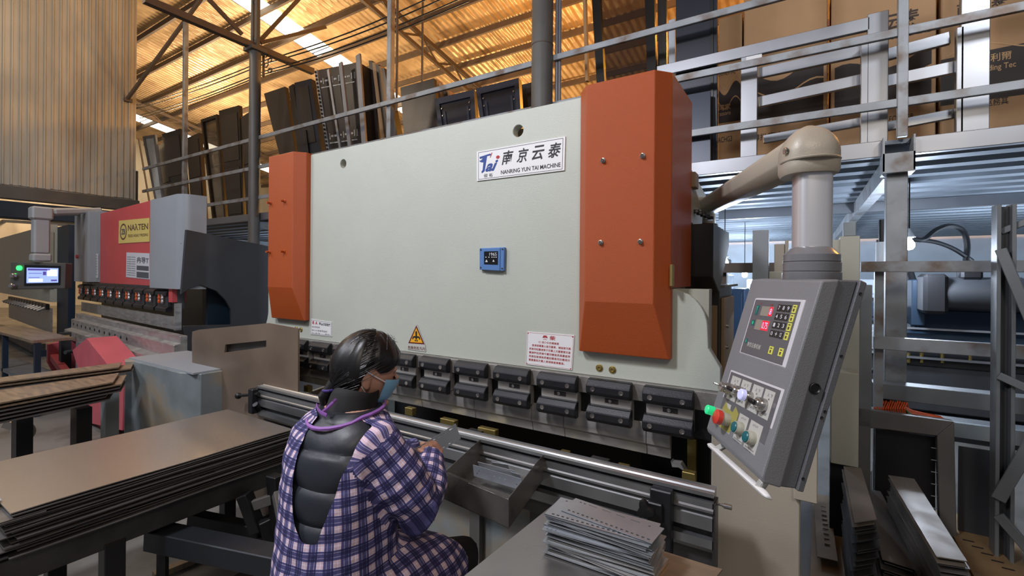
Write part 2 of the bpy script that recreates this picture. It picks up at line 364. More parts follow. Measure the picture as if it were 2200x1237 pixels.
# ---- corrugated partition at the left, hung above the red press
CX = P(287, 300, y=4.2).x
zb = P(285, 428, x=CX).z
tw = thing('wall_left', (CX, 2.4, zb), None, None, kind='structure')
y = 4.2; k = 0
while y > .5:
    w_ = .112 if k % 2 == 0 else .108
    # each rib sheet strip: flat pan, raised rib
    m = MB(); d = .030
    pr = [(0, 0), (w_*.60, 0), (w_*.70, d), (w_*.86, d), (w_*.96, 0), (w_, 0)]
    zt = 9.4; z0 = zb + R.uniform(0, .015); off = R.uniform(0, .006)
    m.loft([[V((CX + q[1] + off, y - q[0], z)) for q in pr] for z in (z0, zt)], caps=False, closed=False)
    m.build('wall_sheet', M['corrugated'], tw); y -= w_; k += 1
MB().box(CX-.12, CX-.02, .3, 4.25, zb-.02, 9.4).build('wall_backing', M['corrugated'], tw)
struct(MB().box(CX-.1, CX+.06, .2, 4.3, zb-.26, zb-.02), 'trim_1', M['dark_grey_paint'], bevel=.01)
struct(MB().box(CX-.4, CX+.02, .2, 4.3, zb-.6, zb-.3), 'trim_2', M['navy'], bevel=.01)
# ---- storage deck (mezzanine)
YM, ZF = 4.4, 2.62
dk = thing('storage_deck', (0, YM, ZF-.2), None, None, kind='structure')
XD0, XD1 = -14, 9
MB().box(XD0, XD1, YM, YM+9, ZF-.03, ZF).build('deck_plate', M['deck_galv'], dk)
m = MB()
y = YM + .08
while y < YM + 9:
    w_ = .36
    m.prism([(XD0, y, ZF-.03), (XD0, y+w_*.15, ZF-.12), (XD0, y+w_*.55, ZF-.12), (XD0, y+w_*.70, ZF-.03)], (XD1-XD0, 0, 0)); y += w_
m.build('deck_rib', M['deck_galv'], dk, kind='stuff')
for a, b in ((XD0, P(1893, 320, y=YM).x), (P(1960, 300, y=YM).x, XD1)):
    MB().box(a, b, YM-.03, YM+.03, ZF-.12, ZF+.0).build('edge_beam', M['alu'], dk, bevel=.004)
for px in (-12.6, -7.9, -4.2):
    MB().bar((px, YM, ZF-.2), (px, YM+8, ZF-.2), .1, .12).build('cross_beam', M['frame_grey'], dk)
xb = P(1926, 320, y=YM).x
MB().bar((xb-.02, YM+.1, ZF-.19), (xb-.02, YM+8.5, ZF-.19), .09, .15).build('cross_beam', M['frame_grey'], dk)
MB().bar((P(1450, 500, y=YM).x, YM+2.6, ZF-.17), (9, YM+2.6, ZF-.17), .1, .12).build('cross_beam', M['alu'], dk)
# columns
cx1 = P(547, 300, y=YM-.1).x
c = thing('column', (cx1, YM-.1, 0), 'round dark grey steel column left of the orange cover, carrying the roof truss', 'column')
MB().cyl((cx1, YM-.1, 0), (cx1, YM-.1, 5.35), .088, 24).build('shaft', M['dark_grey_paint'], c, smooth=True)
MB().box(cx1-.13, cx1+.13, YM-.23, YM+.03, 5.3, 5.36).build('cap_plate', M['dark_grey_paint'], c)
for s in (-.06, .06): MB().box(cx1+s-.03, cx1+s+.03, YM-.13, YM-.07, 5.36, 7.4).build('upper_post', M['dark_grey_paint'], c)
for s in (5.5, 6.1, 6.7): MB().bar((cx1-.06, YM-.1, s), (cx1+.06, YM-.1, s+.08), .02, .03).build('lacing_bar', M['dark_grey_paint'], c)
cx2 = P(1165, 100, y=YM-.12).x
c = thing('column', (cx2, YM-.12, 0), 'thick round grey pipe column rising behind the cream press plate', 'column')
MB().cyl((cx2, YM-.12, 0), (cx2, YM-.12, 9.7), .112, 28).build('shaft', M['dark_grey_paint'], c, smooth=True)
MB().cyl((cx2, YM-.12, P(1165, 100, y=YM-.12).z), (cx2, YM-.12, P(1165, 100, y=YM-.12).z+.012), .116, 28).build('weld_ring', M['roof_steel'], c)
for du in (24, 30):
    xx = P(1165+du, 100, y=YM-.1).x
    MB().cyl((xx, YM-.02, ZF), (xx, YM-.02, 9), .02, 8).build('conduit', M['rail_grey'], c, smooth=True)
# the left truss lines above the rails
tt = thing('roof_truss', (cx1, YM, 5.4), 'dark steel truss chord crossing above the left column', 'truss')
p0 = P(309, -2, x=cx1); p1 = P(672, 154, x=cx1)
MB().bar(p0, p1, .1, .1).build('bottom_chord', M['roof_steel'], tt)
for a, b in (((448, -2), (520, 74)), ((642, -2), (558, 88)), ((560, 92), (700, 58))):
    MB().bar(P(*a, x=cx1), P(*b, x=cx1), .04, .06).build('web_bar', M['roof_steel'], tt)
ts = thing('brace_rod', P(272, 216, y=4.15), 'slim diagonal steel brace ending on a plate at the corrugated wall', 'brace')
MB().bar(P(274, 212, x=CX+.05), P(432, -2, x=CX+2.2), .05, .06).build('rod', M['roof_steel'], ts)
MB().bar(P(266, 213, x=CX+.045), P(284, 217, x=CX+.045), .05, .07).build('foot_plate', M['roof_steel'], ts)
# thin vertical posts standing in the railing
def post(u, v0, v1, w_, label, y=YM, mat_='frame_grey', name='steel_post', cat='post'):
    a = P(u, v1, y=y); b = P(u, v0, y=y)
    return tag(MB().box(a.x-w_/2, a.x+w_/2, y-w_/2, y+w_/2, a.z, b.z).build(name, M[mat_], None, bevel=.003), label, cat)
post(396, 50, 462, .075, 'thin square steel post in the railing near the corrugated wall')
post(838, -20, 335, .075, 'square steel post in the railing behind the left half of the cream press')
post(852, -500, 240, .03, 'very thin rust-brown hanger rod next to the square post above the press', y=YM+.6, mat_='roof_steel', name='hanger_rod', cat='rod')
post(906, -500, 300, .03, 'short thin hanger rod under the roof right of the square post', y=YM+1.5, mat_='roof_steel', name='hanger_rod', cat='rod')
# railing
rl = thing('guard_railing', (0, YM-.05, ZF), 'long square-tube steel guard railing along the storage deck edge', 'railing')
XR0 = CX + .1
for z_ in (EYE.z+1.27, EYE.z+1.78, EYE.z+2.27):
    MB().bar((XR0, YM-.06, z_), (XD1, YM-.06, z_), .035, .06).build('rail', M['frame_grey'], rl, bevel=.003)
a = P(1938, 270, y=YM-.06)
MB().box(a.x-.03, a.x+.03, YM-.09, YM-.03, ZF, 5.6).build('rail_post', M['frame_grey'], rl, bevel=.003)
a = P(292, 400, y=YM-.06); MB().box(a.x-.03, a.x+.03, YM-.09, YM-.03, ZF, EYE.z+2.27).build('rail_post', M['rail_grey'], rl)
# right deck post with open box head
pa = P(1925, 400, y=YM)
pp = thing('steel_post', (pa.x, YM, 0), 'square steel post with open box head carrying the storage deck, right of the control arm', 'post')
MB().box(pa.x-.062, pa.x+.062, YM-.05, YM+.05, 0, ZF-.26).build('shaft', M['frame_grey'], pp, bevel=.004)
m = MB()
m.box(pa.x-.09, pa.x+.09, YM-.12, YM-.11, ZF-.25, ZF-.12); m.box(pa.x-.09, pa.x-.08, YM-.12, YM+.05, ZF-.25, ZF+.0)
m.box(pa.x+.08, pa.x+.09, YM-.12, YM+.05, ZF-.25, ZF+.0); m.box(pa.x-.09, pa.x+.09, YM-.12, YM+.05, ZF-.26, ZF-.25)
m.build('box_head', M['frame_grey'], pp)
# overhead wires
for k, (v0, v1) in enumerate(((105, -12), (112, -4), (128, 6), (134, 12))):
    a = P(570, v0+25, y=YM+.4); b = P(960+k*16, v1-10, y=YM+1.2); e = P(300, v0+120, y=YM+1.8)
    pts = [e.lerp(a, t/6) + V((0, 0, -.06*math.sin(math.pi*t/6))) for t in range(6)] + [a.lerp(b, t/8) + V((0, 0, -.08*math.sin(math.pi*t/8))) for t in range(9)]
    tag(MB().tube(pts, .012, 5).build('overhead_cable', M['hose'], None, smooth=True), 'dark cable strung under the roof past the left column', 'cable', 'overhead cables')
ins = thing('insulator_rack', P(572, 130, y=YM+.2), 'coiled wire insulators fixed to the side of the left column', 'insulator')
for k in range(4):
    c_ = P(572+(k % 2)*8, 118+k*11, y=YM+.1)
    MB().tube([c_+V((.06*math.cos(t), 0, .035*math.sin(t))) for t in [i*.7 for i in range(10)]], .009, 5).build('wire_loop', M['roof_steel'], ins, smooth=True)
MB().bar(P(566, 112, y=YM+.1), P(566, 165, y=YM+.1), .03, .03).build('bracket', M['roof_steel'], ins)
# ================================================================== MAIN PRESS BRAKE
YP = 2.0
pb = thing('press_brake', (-1.75, 2.3, 0), 'large cream press brake with two orange cylinder covers in the middle of the hall', 'machine')
L0, L1 = P(560, 710, y=YP), P(1548, 838, y=YP)
zbot = (P(900, 762, y=YP).z + P(1300, 806, y=YP).z) / 2
ztop = P(1000, 262, y=YP).z
xl, xr = L0.x, L1.x
zsh = P(1435, 620, y=YP).z
xa = P(577, 600, y=YP).x; xt0 = P(664, 400, y=YP).x; xt1 = P(1247, 400, y=YP).x
out = [(xl, zbot), (xr, zbot), (xr, P(1548, 792, y=YP).z), (P(1522, 748, y=YP).x, P(1522, 748, y=YP).z), (P(1520, 700, y=YP).x, P(1520, 700, y=YP).z)]
cc = P(1435, 690, y=YP); rr = P(1520, 700, y=YP).x - cc.x
for k in range(1, 9):
    t = k/8*math.pi/2; out.append((cc.x + rr*math.cos(t), zsh - rr*1.0 + rr*math.sin(t)))
out += [(xt1+.1, zsh), (xt1+.1, ztop-.02), (xt1+.08, ztop), (xt0+.02, ztop), (xt0, ztop-.02), (xt0, zsh), (xa, zsh)]
zq = P(575, 660, y=YP).z
out += [(xa, zq)] + [(xa - (xa-xl)*(1-math.cos(t)), zq - (zq-zbot-.03)*math.sin(t)) for t in [k/6*math.pi/2 for k in range(1, 7)]]
h1, h2 = P(737, 352, y=YP), P(1113, 281, y=YP)
MB().plate(out, [circ(h1.x, h1.z, .03, 20)[::-1], circ(h2.x, h2.z, .03, 20)[::-1]], (0, YP, 0), (1, 0, 0), (0, 0, 1), -.05).build('ram_plate', M['cream'], pb, bevel=.003)
MB().box(xt0+.06, xt1-.05, YP+.12, YP+.14, zsh, ztop-.05).build('inner_plate', M['cream_dark'], pb)
for h in (h1, h2): MB().cyl((h.x, YP+.06, h.z-.01), (h.x, YP+.12, h.z-.01), .02, 12).build('bolt', M['brass'], pb)
MB().box(xl+.05, xr-.05, YP+.03, YP+.10, zbot, zsh).build('ram_backing', M['cream_dark'], pb)
# top edge strip
MB().box(xt0, xt1+.1, YP+.05, YP+.09, ztop-.01, ztop+.012).build('top_strip', M['dark_grey_paint'], pb)
# ---- orange covers
def cover(uL, uR, sgn, vt, vb0, vb1, lab):
    """front trapezoid cover, chamfered sides, lower wedge; sgn=1: right hand cover"""
    YF, YB = 1.90, 1.965
    fl, fr = P(uL, 400, y=YF).x, P(uR, 400, y=YF).x
    zt = P((uL+uR)/2, vt, y=YF).z; zk = P((uL+uR)/2, vb0, y=YF).z; zb_ = P((uL+uR)/2, vb1, y=YB).z
    bl, br = fl-.055, fr+.055
    m = MB()
    yb = 2.36 if sgn > 0 else 2.3
    # rings from the top down: (left back, left chamfer, front left, front right, right chamfer, right back)
    def ring(z, k=0, back=yb):
        a, b = (fl, fr) if not k else (bl+.008, br-.008)
        yf = YF if not k else YB-.006
        return [V((bl, back, z)), V((bl, YB, z)), V((a, yf, z)), V((b, yf, z)), V((br, YB, z)), V((br, back, z))]
    zs_ = zsh + .004
    m.loft([ring(zt, back=YP-.004), ring(zk, back=YP-.004), ring(zb_, 1, back=YP-.004)], caps=True)
    c_ = m.build('cylinder_cover', M['orange'], pb, bevel=.004, seg=2, label=lab)
    # side sheet that runs back past the ram plate above the shoulder
    MB().prism([V((bl+.0006, YP-.02, zs_)), V((bl+.0006, yb, zs_)), V((bl+.0006, yb, zt-.001)), V((bl+.0006, YP-.02, zt-.001))], (br-bl-.0012, 0, 0)).build('cover_back', M['orange'], c_)
    return fl, fr, zt, zk, c_, br, bl
fl, fr, zt, zk, cv, brR, blR = cover(1258, 1405, 1, 166, 650, 762, 'right orange cover')
for u, v in ((1296, 345), (1381, 335), (1291, 521), (1376, 519)):
    p = P(u, v, y=1.90); mbx = MB(); mbx.lathe([(.011, 0), (.011, .004), (.0075, .005), (.0075, .014), (.005, .016), (.0001, .011)], p, (0, -1, 0), 14)
    mbx.build('screw', M['chrome'], cv, smooth=True)
fl2, fr2, zt2, zk2, cv2, br2, bl2 = cover(577, 629, -1, 331, 617, 684, 'left orange cover')
for u, v in ((582, 436), (612, 432), (580, 541), (611, 540)):
    p = P(u, v, y=1.90); MB().lathe([(.013, 0), (.013, .004), (.008, .006), (.008, .03), (.0001, .028)], p, (0, -1, 0), 12).build('screw', M['orange'], cv2, smooth=True)
# padlock hasp on the side of the right cover
pq_ = P(1440, 590, x=brR)
MB().box(brR, brR+.012, pq_.y-.012, pq_.y+.02, P(1440, 615, x=brR).z, P(1440, 568, x=brR).z).build('hasp', M['brass'], cv, bevel=.002)
# brass plugs in pairs
for u, v in ((1288, 790), (1316, 794)):
    p = P(u, v, y=YP); m = MB().lathe([(.017, 0), (.017, .003), (.014, .004), (.012, .002), (.0115, .006), (.008, .007), (.006, .003), (.0001, .003)], p, (0, -1, 0), 20); m.build('adjuster_plug', M['brass'], pb, smooth=True)
for u, v in ((637, 706), (647, 708)):
    p = P(u, v, y=YP); MB().lathe([(.017, 0), (.017, .003), (.014, .004), (.0115, .006), (.006, .003), (.0001, .003)], p, (0, -1, 0), 16).build('adjuster_plug', M['brass'], pb, smooth=True)
# ---- nameplate
q = pq([(1025, 389), (1213, 366), (1215, 293), (1025, 326)], y=YP-.003); q.n = V((0, -1, 0))
def sign(q, name, face, edge, parent, h=.003, border=None):
    o = q.slab(MB(), 0, 0, 1, 1, -.003, h).build(name, M[face], parent)
    if border:
        b_, wx, wy = border; m = MB()
        for r_ in ((b_, b_*2, 1-b_, b_*2+wy), (b_, 1-b_*2-wy, 1-b_, 1-b_*2), (b_, b_*2, b_+wx, 1-b_*2), (1-b_-wx, b_*2, 1-b_, 1-b_*2)): q.slab(m, *r_, h, h+.0006)
        m.build('border_line', M[edge], o)
    return o
np_ = sign(q, 'nameplate', 'white', 'ink', pb, .003, (.02, .004, .012))
m = MB()
for k, ch in enumerate('南京云泰'): q.text(m, ch, .31+k*.172, .42, .445+k*.172, .86, .004, .015, .25)
q.text(m, 'NANRING YUN TAI MACHINE', .30, .12, .96, .25, .004, .012)
m.build('lettering', M['ink'], np_)
m = MB(); q.poly(m, [(.035,.80),(.17,.86),(.185,.80),(.13,.79),(.10,.30),(.065,.24),(.06,.30),(.075,.34),(.085,.60),(.05,.62),(.03,.68),(.055,.68),(.08,.74),(.04,.74)][::-1], .003, .004)
q.text(m, 'ai', .11, .27, .265, .62, .004, .03, .45); m.build('logo_letters', M['blue_ink'], np_)
m = MB(); q.poly(m, circ(.262, .70, .022, 14, .055), .003, .004); m.build('logo_dot', M['red_ink'], np_)
m = MB(); q.poly(m, [(.165,.72),(.175,.74),(.195,.88),(.185,.88)], .003, .004); m.build('logo_stroke', M['red_ink'], np_)
m = MB(); q.text(m, '俶 裕', .09, .08, .20, .21, .004); m.build('small_lettering', M['grey_ink'], np_)
# ---- blue meter box
q = pq([(1030, 579), (1082, 582), (1083, 531), (1030, 533)], y=YP-.02); q.n = V((0, -1, 0))
mt = q.slab(MB(), 0, 0, 1, 1, -.02, .0).build('meter_box', M['blue_plastic'], pb, bevel=.002)
q.slab(MB(), .14, 0.0, .86, .98, 0, .004).build('meter_bezel', M['blue_plastic'], mt, bevel=.0015)
q.slab(MB(), .22, .26, .78, .84, .004, .006).build('meter_window', M['screen_black'], mt)
m = MB(); q.text(m, '1965', .44, .64, .74, .78, .0066); q.text(m, '▲', .27, .36, .38, .48, .0066); q.text(m, '▲', .57, .38, .66, .48, .0066); q.text(m, '▪ ▪ ▪▪▪', .28, .56, .74, .60, .0066); m.build('meter_lettering', M['paper'], mt)
for a, b in ((.06, .1), (.06, .92), (.94, .1), (.94, .92)): MB().lathe([(.004, 0), (.004, .002), (.0001, .001)], q(a, b, .0005), (0, -1, 0), 10).build('screw', M['ink'], mt)
# ---- stickers
q = pq([(667, 718), (713, 723), (713, 692), (668, 685)], y=YP-.003); q.n = V((0, -1, 0))
s_ = sign(q, 'sticker', 'white', 'grey_ink', pb, .001, (.02, .012, .02))
m = MB(); q.text(m, '8', .08, .68, .17, .90, .0015, .03); q.text(m, 'A', .22, .68, .34, .90, .0015, .03); m.build('red_lettering', M['red_ink'], s_)
m = MB(); q.text(m, '萬德械設開廣', .40, .68, .93, .88, .0015, .02); q.text(m, '設計即技術', .07, .46, .45, .58, .0015); q.text(m, '設心以城東莞指控', .07, .24, .80, .36, .0015); q.text(m, '孔 型号 — 南京', .07, .08, .92, .16, .0015); m.build('black_lettering', M['grey_ink'], s_)
q = pq([(876, 749), (914, 753), (914, 697), (876, 697)], y=YP-.003); q.n = V((0, -1, 0))
s_ = q.poly(MB(), [(-.02, -.02), (1.02, -.04), (1.0, .14), (.98, .22), (.53, 1.02), (.47, 1.02), (.02, .22), (0, .14)], 0, .001).build('warning_sticker', M['label_grey'], pb)
q.poly(MB(), [(.04, .235), (.96, .235), (.5, .97)], .001, .0014).build('warning_border', M['maroon'], s_)
q.poly(MB(), [(.14, .285), (.86, .285), (.5, .87)], .0014, .0018).build('warning_field', M['yellow'], s_)
m = MB(); q.poly(m, [(.46, .40), (.54, .40), (.55, .70), (.5, .76), (.45, .70)], .0018, .0021); q.poly(m, [(.30, .47), (.70, .47), (.62, .55), (.5, .52), (.38, .55)], .0018, .0021)
q.poly(m, [(.27, .41), (.34, .41), (.36, .52), (.30, .52)], .0018, .0021); q.poly(m, [(.66, .41), (.73, .41), (.70, .52), (.64, .52)], .0018, .0021); q.poly(m, circ(.45, .36, .045, 10, .03), .0018, .0021); q.poly(m, circ(.55, .36, .045, 10, .03), .0018, .0021)
m.build('warning_symbol', M['ink'], s_)
m = MB(); q.text(m, '危險危防凡内', .02, .0, .98, .13, .0016, .01); m.build('lettering', M['maroon'], s_)
q = pq([(1130, 782), (1229, 795), (1234, 720), (1133, 712)], y=YP-.003); q.n = V((0, -1, 0))
s_ = sign(q, 'notice_label', 'white', 'red_ink', pb, .001, (.012, .004, .006))
m = MB(); q.text(m, '桑 柴', .34, .80, .62, .93, .0015, .02)
for k, (t, a, b) in enumerate((('1使用○令充補操直', .26, .70), ('直凍首重重△查河重車、補查那河風', .12, .95), ('英後完起重速車于百重上文重營营支查', .06, .95), ('重操阿起英操今重用營直英直重查英', .06, .95), ('用直起查操後英重起營直用紡最英天', .06, .95), ('重重重前天重人車領操直操重直。', .06, .84))): q.text(m, t, a, .68-k*.112, b, .75-k*.112, .0015, .012)
for a in (.02, .97):
    for b in (.03, .95): q.poly(m, circ(a, b, .014, 8, .018), .001, .0016)
m.build('lettering', M['red_ink'], s_)
# ---- ram bottom strip, clamps, punches
zs1 = P(1600, 870, y=YP-.02).z
zs1 = zbot - .085
YC = YP - .03
MB().box(xl-.01, xr+.06, YP-.035, YP+.05, zbot-.075, zbot).build('clamp_strip', M['steel_strip'], pb, bevel=.003)
MB().box(xl+.05, xr+.02, YP-.0, YP+.05, zbot-.20, zbot-.075).build('clamp_gap_shade', M['black'], pb)  # coloured black to paint the dark gaps between the clamps
zc0 = P(1434, 872, y=YC-.03).z
pitch = .2495; xk = P(1380, 850, y=YC-.05).x
zU1 = P(1430, 835, y=YC-.05).z; zU0 = P(1430, 873, y=YC-.05).z - .004; zLd = P(1430, 835, y=YC-.05).z - P(1430, 897, y=YC-.05).z
hb = zU1 - zU0
def clamp_bar(x0, z1, th):
    # ridge profile, pointed towards the front
    pts = [(YC-.012, z1), (YC-.034, z1-.004), (YC-.055, z1-hb*.36), (YC-.055, z1-hb*.78), (YC-.036, z1-hb), (YC-.012, z1-hb)]
    return MB().prism([V((x0, a, b)) for a, b in pts], (.198, 0, 0))
cu_ = None
for k in range(12):
    x0 = xk - pitch*k
    if k == 0:
        c0 = thing('punch_clamp', (0, 0, 0), None, None); c0.parent = pb; c0.matrix_parent_inverse = Matrix(); 
        WM[c0.name] = wm(pb).copy(); 
        MB().box(x0+.006, x0+.192, YC-.016, YC+.03, zU1-zLd-hb*.8, zU1-.01).build('clamp_block', M['punch_steel'], c0, bevel=.003)
        bu = clamp_bar(x0, zU1, 0).build('clamp_bar', M['black_oxide'], c0, bevel=.003, label='upper black clamp bar')
        bl = clamp_bar(x0, zU1-zLd, 0).build('clamp_bar', M['black_oxide'], c0, bevel=.003, label='lower black clamp bar')
        MB().box(x0+.075, x0+.135, YC-.018, YC-.0165, zU1-hb-.028, zU1-hb-.008).build('wedge_slot', M['dark_steel'], c0)
        m = MB()
        for zz in (zU1-hb*.58, zU1-zLd-hb*.58):
            for xx in (.032, .16): m.lathe([(.0105, .055), (.0105, .0575), (.007, .0575), (.006, .0555), (.0001, .0555)], (x0+xx, YC, zz), (0, -1, 0), 12)
        m.lathe([(.008, .018), (.008, .022), (.004, .022), (.0001, .02)], (x0+.1, YC, zU1-hb-.018), (0, -1, 0), 12)
        m.build('clamp_screw', M['chrome'], c0, smooth=True, kind='stuff')
        kids = list(c0.children)
    else:
        c = c0.copy(); COL.objects.link(c); c.parent = pb; c.location = (-pitch*k, 0, R.uniform(-.0015, .0015)); c.rotation_euler = (0, R.uniform(-.004, .004)*0, 0)
        for ch in kids:
            d = ch.copy(); COL.objects.link(d); d.parent = c
# punches: plate then tapering tip
zp1 = zU1 - zLd - hb*.75; ztip = P(1438, 985, y=YP+.01).z
zpm = P(1420, 960, y=YP).z
pu = [1441, 1389, 1212, 1143, 1020, 905, 815, 740, 672, 612]
pxs = [P(u, 930 - (1441-u)*.17, y=YP).x for u in pu]
for k in range(len(pxs)-1):
    b, a = pxs[k]-.0015, pxs[k+1]+.0015
    prof = [(YP-.006, zp1), (YP-.006, zpm+.005), (YP+.004, zpm-.005), (YP+.012, ztip), (YP+.02, ztip), (YP+.03, zp1)]
    MB().prism([V((a, y_, z_)) for y_, z_ in prof], (b-a, 0, 0)).build('punch', M['punch_steel'], pb, bevel=.0008)
MB().box(pxs[-1], pxs[0], YP+.01, YP+.05, zp1-.03, zp1+.05).build('punch_holder', M['dark_steel'], pb)
# right-hand gauge tongue at the end of the punches
g = [P(u, v, y=YP-.01) for u, v in ((1441, 990), (1444, 994), (1462, 996), (1478, 1023), (1470, 1012), (1458, 1004), (1444, 1003))]
MB().prism(g, (0, .04, 0)).build('end_stop', M['steel'], pb)
# ---- bed, dies and body
zd = P(1400, 1010, y=YP+.02).z - .05
MB().box(xl+.15, xr-.1, 1.99, 2.06, zd-.06, zd).build('die', M['dark_steel'], pb, bevel=.004)
MB().box(xl+.1, xr-.05, 1.96, 2.10, .1, zd-.06).build('bed', M['cream_dark'], pb)
for u, v, w_ in ((660, 832, .05), (700, 842, .05), (1212, 975, .045), (1338, 1005, .05), (1047, 925, .11), (963, 905, .1), (1480, 1020, .05), (880, 880, .06)):
    p = P(u, v, y=1.965); MB().box(p.x-w_/2, p.x+w_/2, 1.955, 1.99, p.z-.03, p.z+.012).build('die_clamp', M['brass'], pb, bevel=.002)
MB().box(xl+.2, xr-.3, 1.90, 1.955, .12, .62).build('bed_plate', M['grey_green'], pb)
for u in (760, 1030, 1160):
    p = P(u, 1060, y=1.9); MB().box(p.x-.03, p.x+.03, 1.86, 1.90, .12, .62).build('bed_rib', M['dark_grey_paint'], pb)
# side frames (C shape) behind the covers, and right hand pedestal
for xx in (P(1445, 500, y=2.4).x-.02, xl+.10):
    m = MB(); m.prism([V((xx, a, b)) for a, b in ((1.99+.12, zsh-.1), (2.12, ztop-.1), (3.6, ztop-.35), (3.6, 0), (2.10, 0), (2.10, zd-.1), (2.6, zd-.05), (2.75, zd+.12), (2.75, zbot), (2.6, zsh-.15))], (.03, 0, 0))
    m.build('side_frame', M['cream'], pb, bevel=.003)
MB().box(xl+.3, xr-.3, 3.1, 3.4, .3, ztop-.6).build('rear_beam', M['side_dark'], pb)
x0, x1 = P(1528, 1000, y=1.92).x, P(1720, 1000, y=1.92).x
MB().box(x0, x1, 1.92, 2.3, 0, P(1600, 942, y=1.92).z).build('pedestal', M['beige'], pb, bevel=.004)
MB().box(x1-.02, P(1757, 1000, y=1.90).x, 1.90, 2.2, P(1740, 1080, y=1.9).z, P(1740, 935, y=1.9).z).build('pedestal_box', M['beige'], pb, bevel=.003)
MB().box(P(1385, 900, y=2.2).x, P(1530, 900, y=2.2).x, 2.15, 2.2, .1, P(1450, 870, y=2.15).z).build('inner_shade', M['black'], pb)  # black sheet added for the shade inside the machine
p0 = P(1487, 1050, y=2.1); MB().bar((p0.x, 2.1, .2), (p0.x, 2.1, P(1487, 940, y=2.1).z), .035, .035).build('guide_rod', M['brass'], pb)
# knee label on the bed plate
q = Quad(*[P(u, v, y=1.895) for u, v in ((880, 1090), (932, 1116), (932, 1062), (880, 1040))]); q.n = V((0, -1, 0))
s_ = sign(q, 'notice_label', 'paper', 'grey_ink', pb, .001)
m = MB()
for k in range(9): q.text(m, '操作規程安全須知檢查', .1, .84-k*.09, .88, .885-k*.09, .0015)
m.build('lettering', M['grey_ink'], s_)
# ---- T-slot support rail in front of the ram
ra, rb = P(565, 830, y=1.74).x, P(1537, 1058, y=1.74).x
zr1 = P(1534, 1063, y=1.70).z; s = zr1 - P(1530, 1160, y=1.70).z     # top of the front face; height to the low ridge
rs = s / 97.0
def zl(px): return zr1 - px * rs
prof = [(1.765, zr1+.004), (1.765, zl(130)), (1.715, zl(130)), (1.700, zl(118)), (1.700, zl(100)), (1.735, zl(96)), (1.735, zl(84)), (1.700, zl(80)), (1.700, zl(52)), (1.712, zl(46)), (1.700, zl(42)), (1.694, zl(40)), (1.694, zl(35)), (1.700, zl(32)), (1.700, zl(18)), (1.735, zl(16)), (1.735, zl(9)), (1.700, zl(8)), (1.700, zr1), (1.708, zr1+.003), (1.714, zr1-.001), (1.722, zr1-.001), (1.727, zr1+.004), (1.736, zr1-.001), (1.744, zr1+.004), (1.752, zr1+.001)]
rail = MB().prism([V((ra, a, b)) for a, b in prof], (rb-ra, 0, 0)).build('support_rail', M['alu_rail'], pb, label='bright slotted metal rail')
for za_, zb_l in ((97, 83), (17, 8.5)): MB().box(ra+.002, rb-.004, 1.722, 1.736, zl(za_), zl(zb_l)).build('slot_shade', M['black'], rail)  # black strips added to paint the shade inside the slots
MB().box(ra+.02, rb-.005, 1.735, 1.76, zl(170), zl(128)).build('rail_skirt', M['rail_dark'], rail)
for xx in (ra+.5, ra+1.6, rb-.5): MB().box(xx-.04, xx+.04, 1.76, 1.96, zl(90), zl(40)).build('rail_bracket', M['dark_steel'], rail)
MB().box(rb-.003, rb+.006, 1.70, 1.765, zl(300), zl(20)).build('end_plate', M['dark_steel'], rail)
e_ = P(1540, 1082, y=1.73); MB().lathe([(.004, 0), (.004, .02), (.006, .021), (.006, .026), (.009, .027), (.009, .05), (.007, .052), (.0001, .052)], (rb+.002, 1.73, e_.z), (1, 0, 0), 14).build('end_screw', M['chrome'], rail, smooth=True)
# clamp with knob on the rail, right
cx_ = P(1420, 1100, y=1.68).x
MB().box(cx_-.035, cx_+.04, 1.66, 1.70, zl(150), zl(8)).build('slide_clamp', M['black_oxide'], rail, bevel=.004)
MB().box(cx_-.04, cx_+.012, 1.645, 1.665, zl(80), zl(35)).build('slide_clamp', M['black'], rail, bevel=.004)
kn = P(1388, 1092, y=1.62); m = MB(); m.cyl((kn.x, 1.66, kn.z), (kn.x, 1.62, kn.z), .009, 12)
rg = []
for yy, sc_ in ((1.628, .6), (1.622, .9), (1.608, 1), (1.60, .9), (1.597, .5)): rg.append([V((kn.x + sc_*.028*(1+.28*math.cos(3*t+.6))*math.cos(t), yy, kn.z + sc_*.028*(1+.28*math.cos(3*t+.6))*math.sin(t))) for t in [2*math.pi*i/30 for i in range(30)]])
m.loft(rg); m.build('star_knob', M['black'], rail, smooth=True)
# left end bracket with ball handle
lb = P(552, 850, y=1.70)
MB().box(ra-.035, ra+.015, 1.66, 1.72, zl(110), zl(10)).build('end_bracket', M['black_oxide'], rail, bevel=.004)
hA, hB = P(556, 846, y=1.68), P(512, 850, y=1.68)
m = MB().tube([hA, hB], [.011, .010], 10); m.lathe([(.0001, -.022), (.014, -.018), (.021, -.006), (.021, .006), (.014, .018), (.0001, .022)], hB, (1, 0, 0), 14); m.build('ball_handle', M['black'], rail, smooth=True)
MB().cyl(P(548, 868, y=1.67), P(562, 880, y=1.72), .018, 10).build('clamp_screw', M['black'], rail)
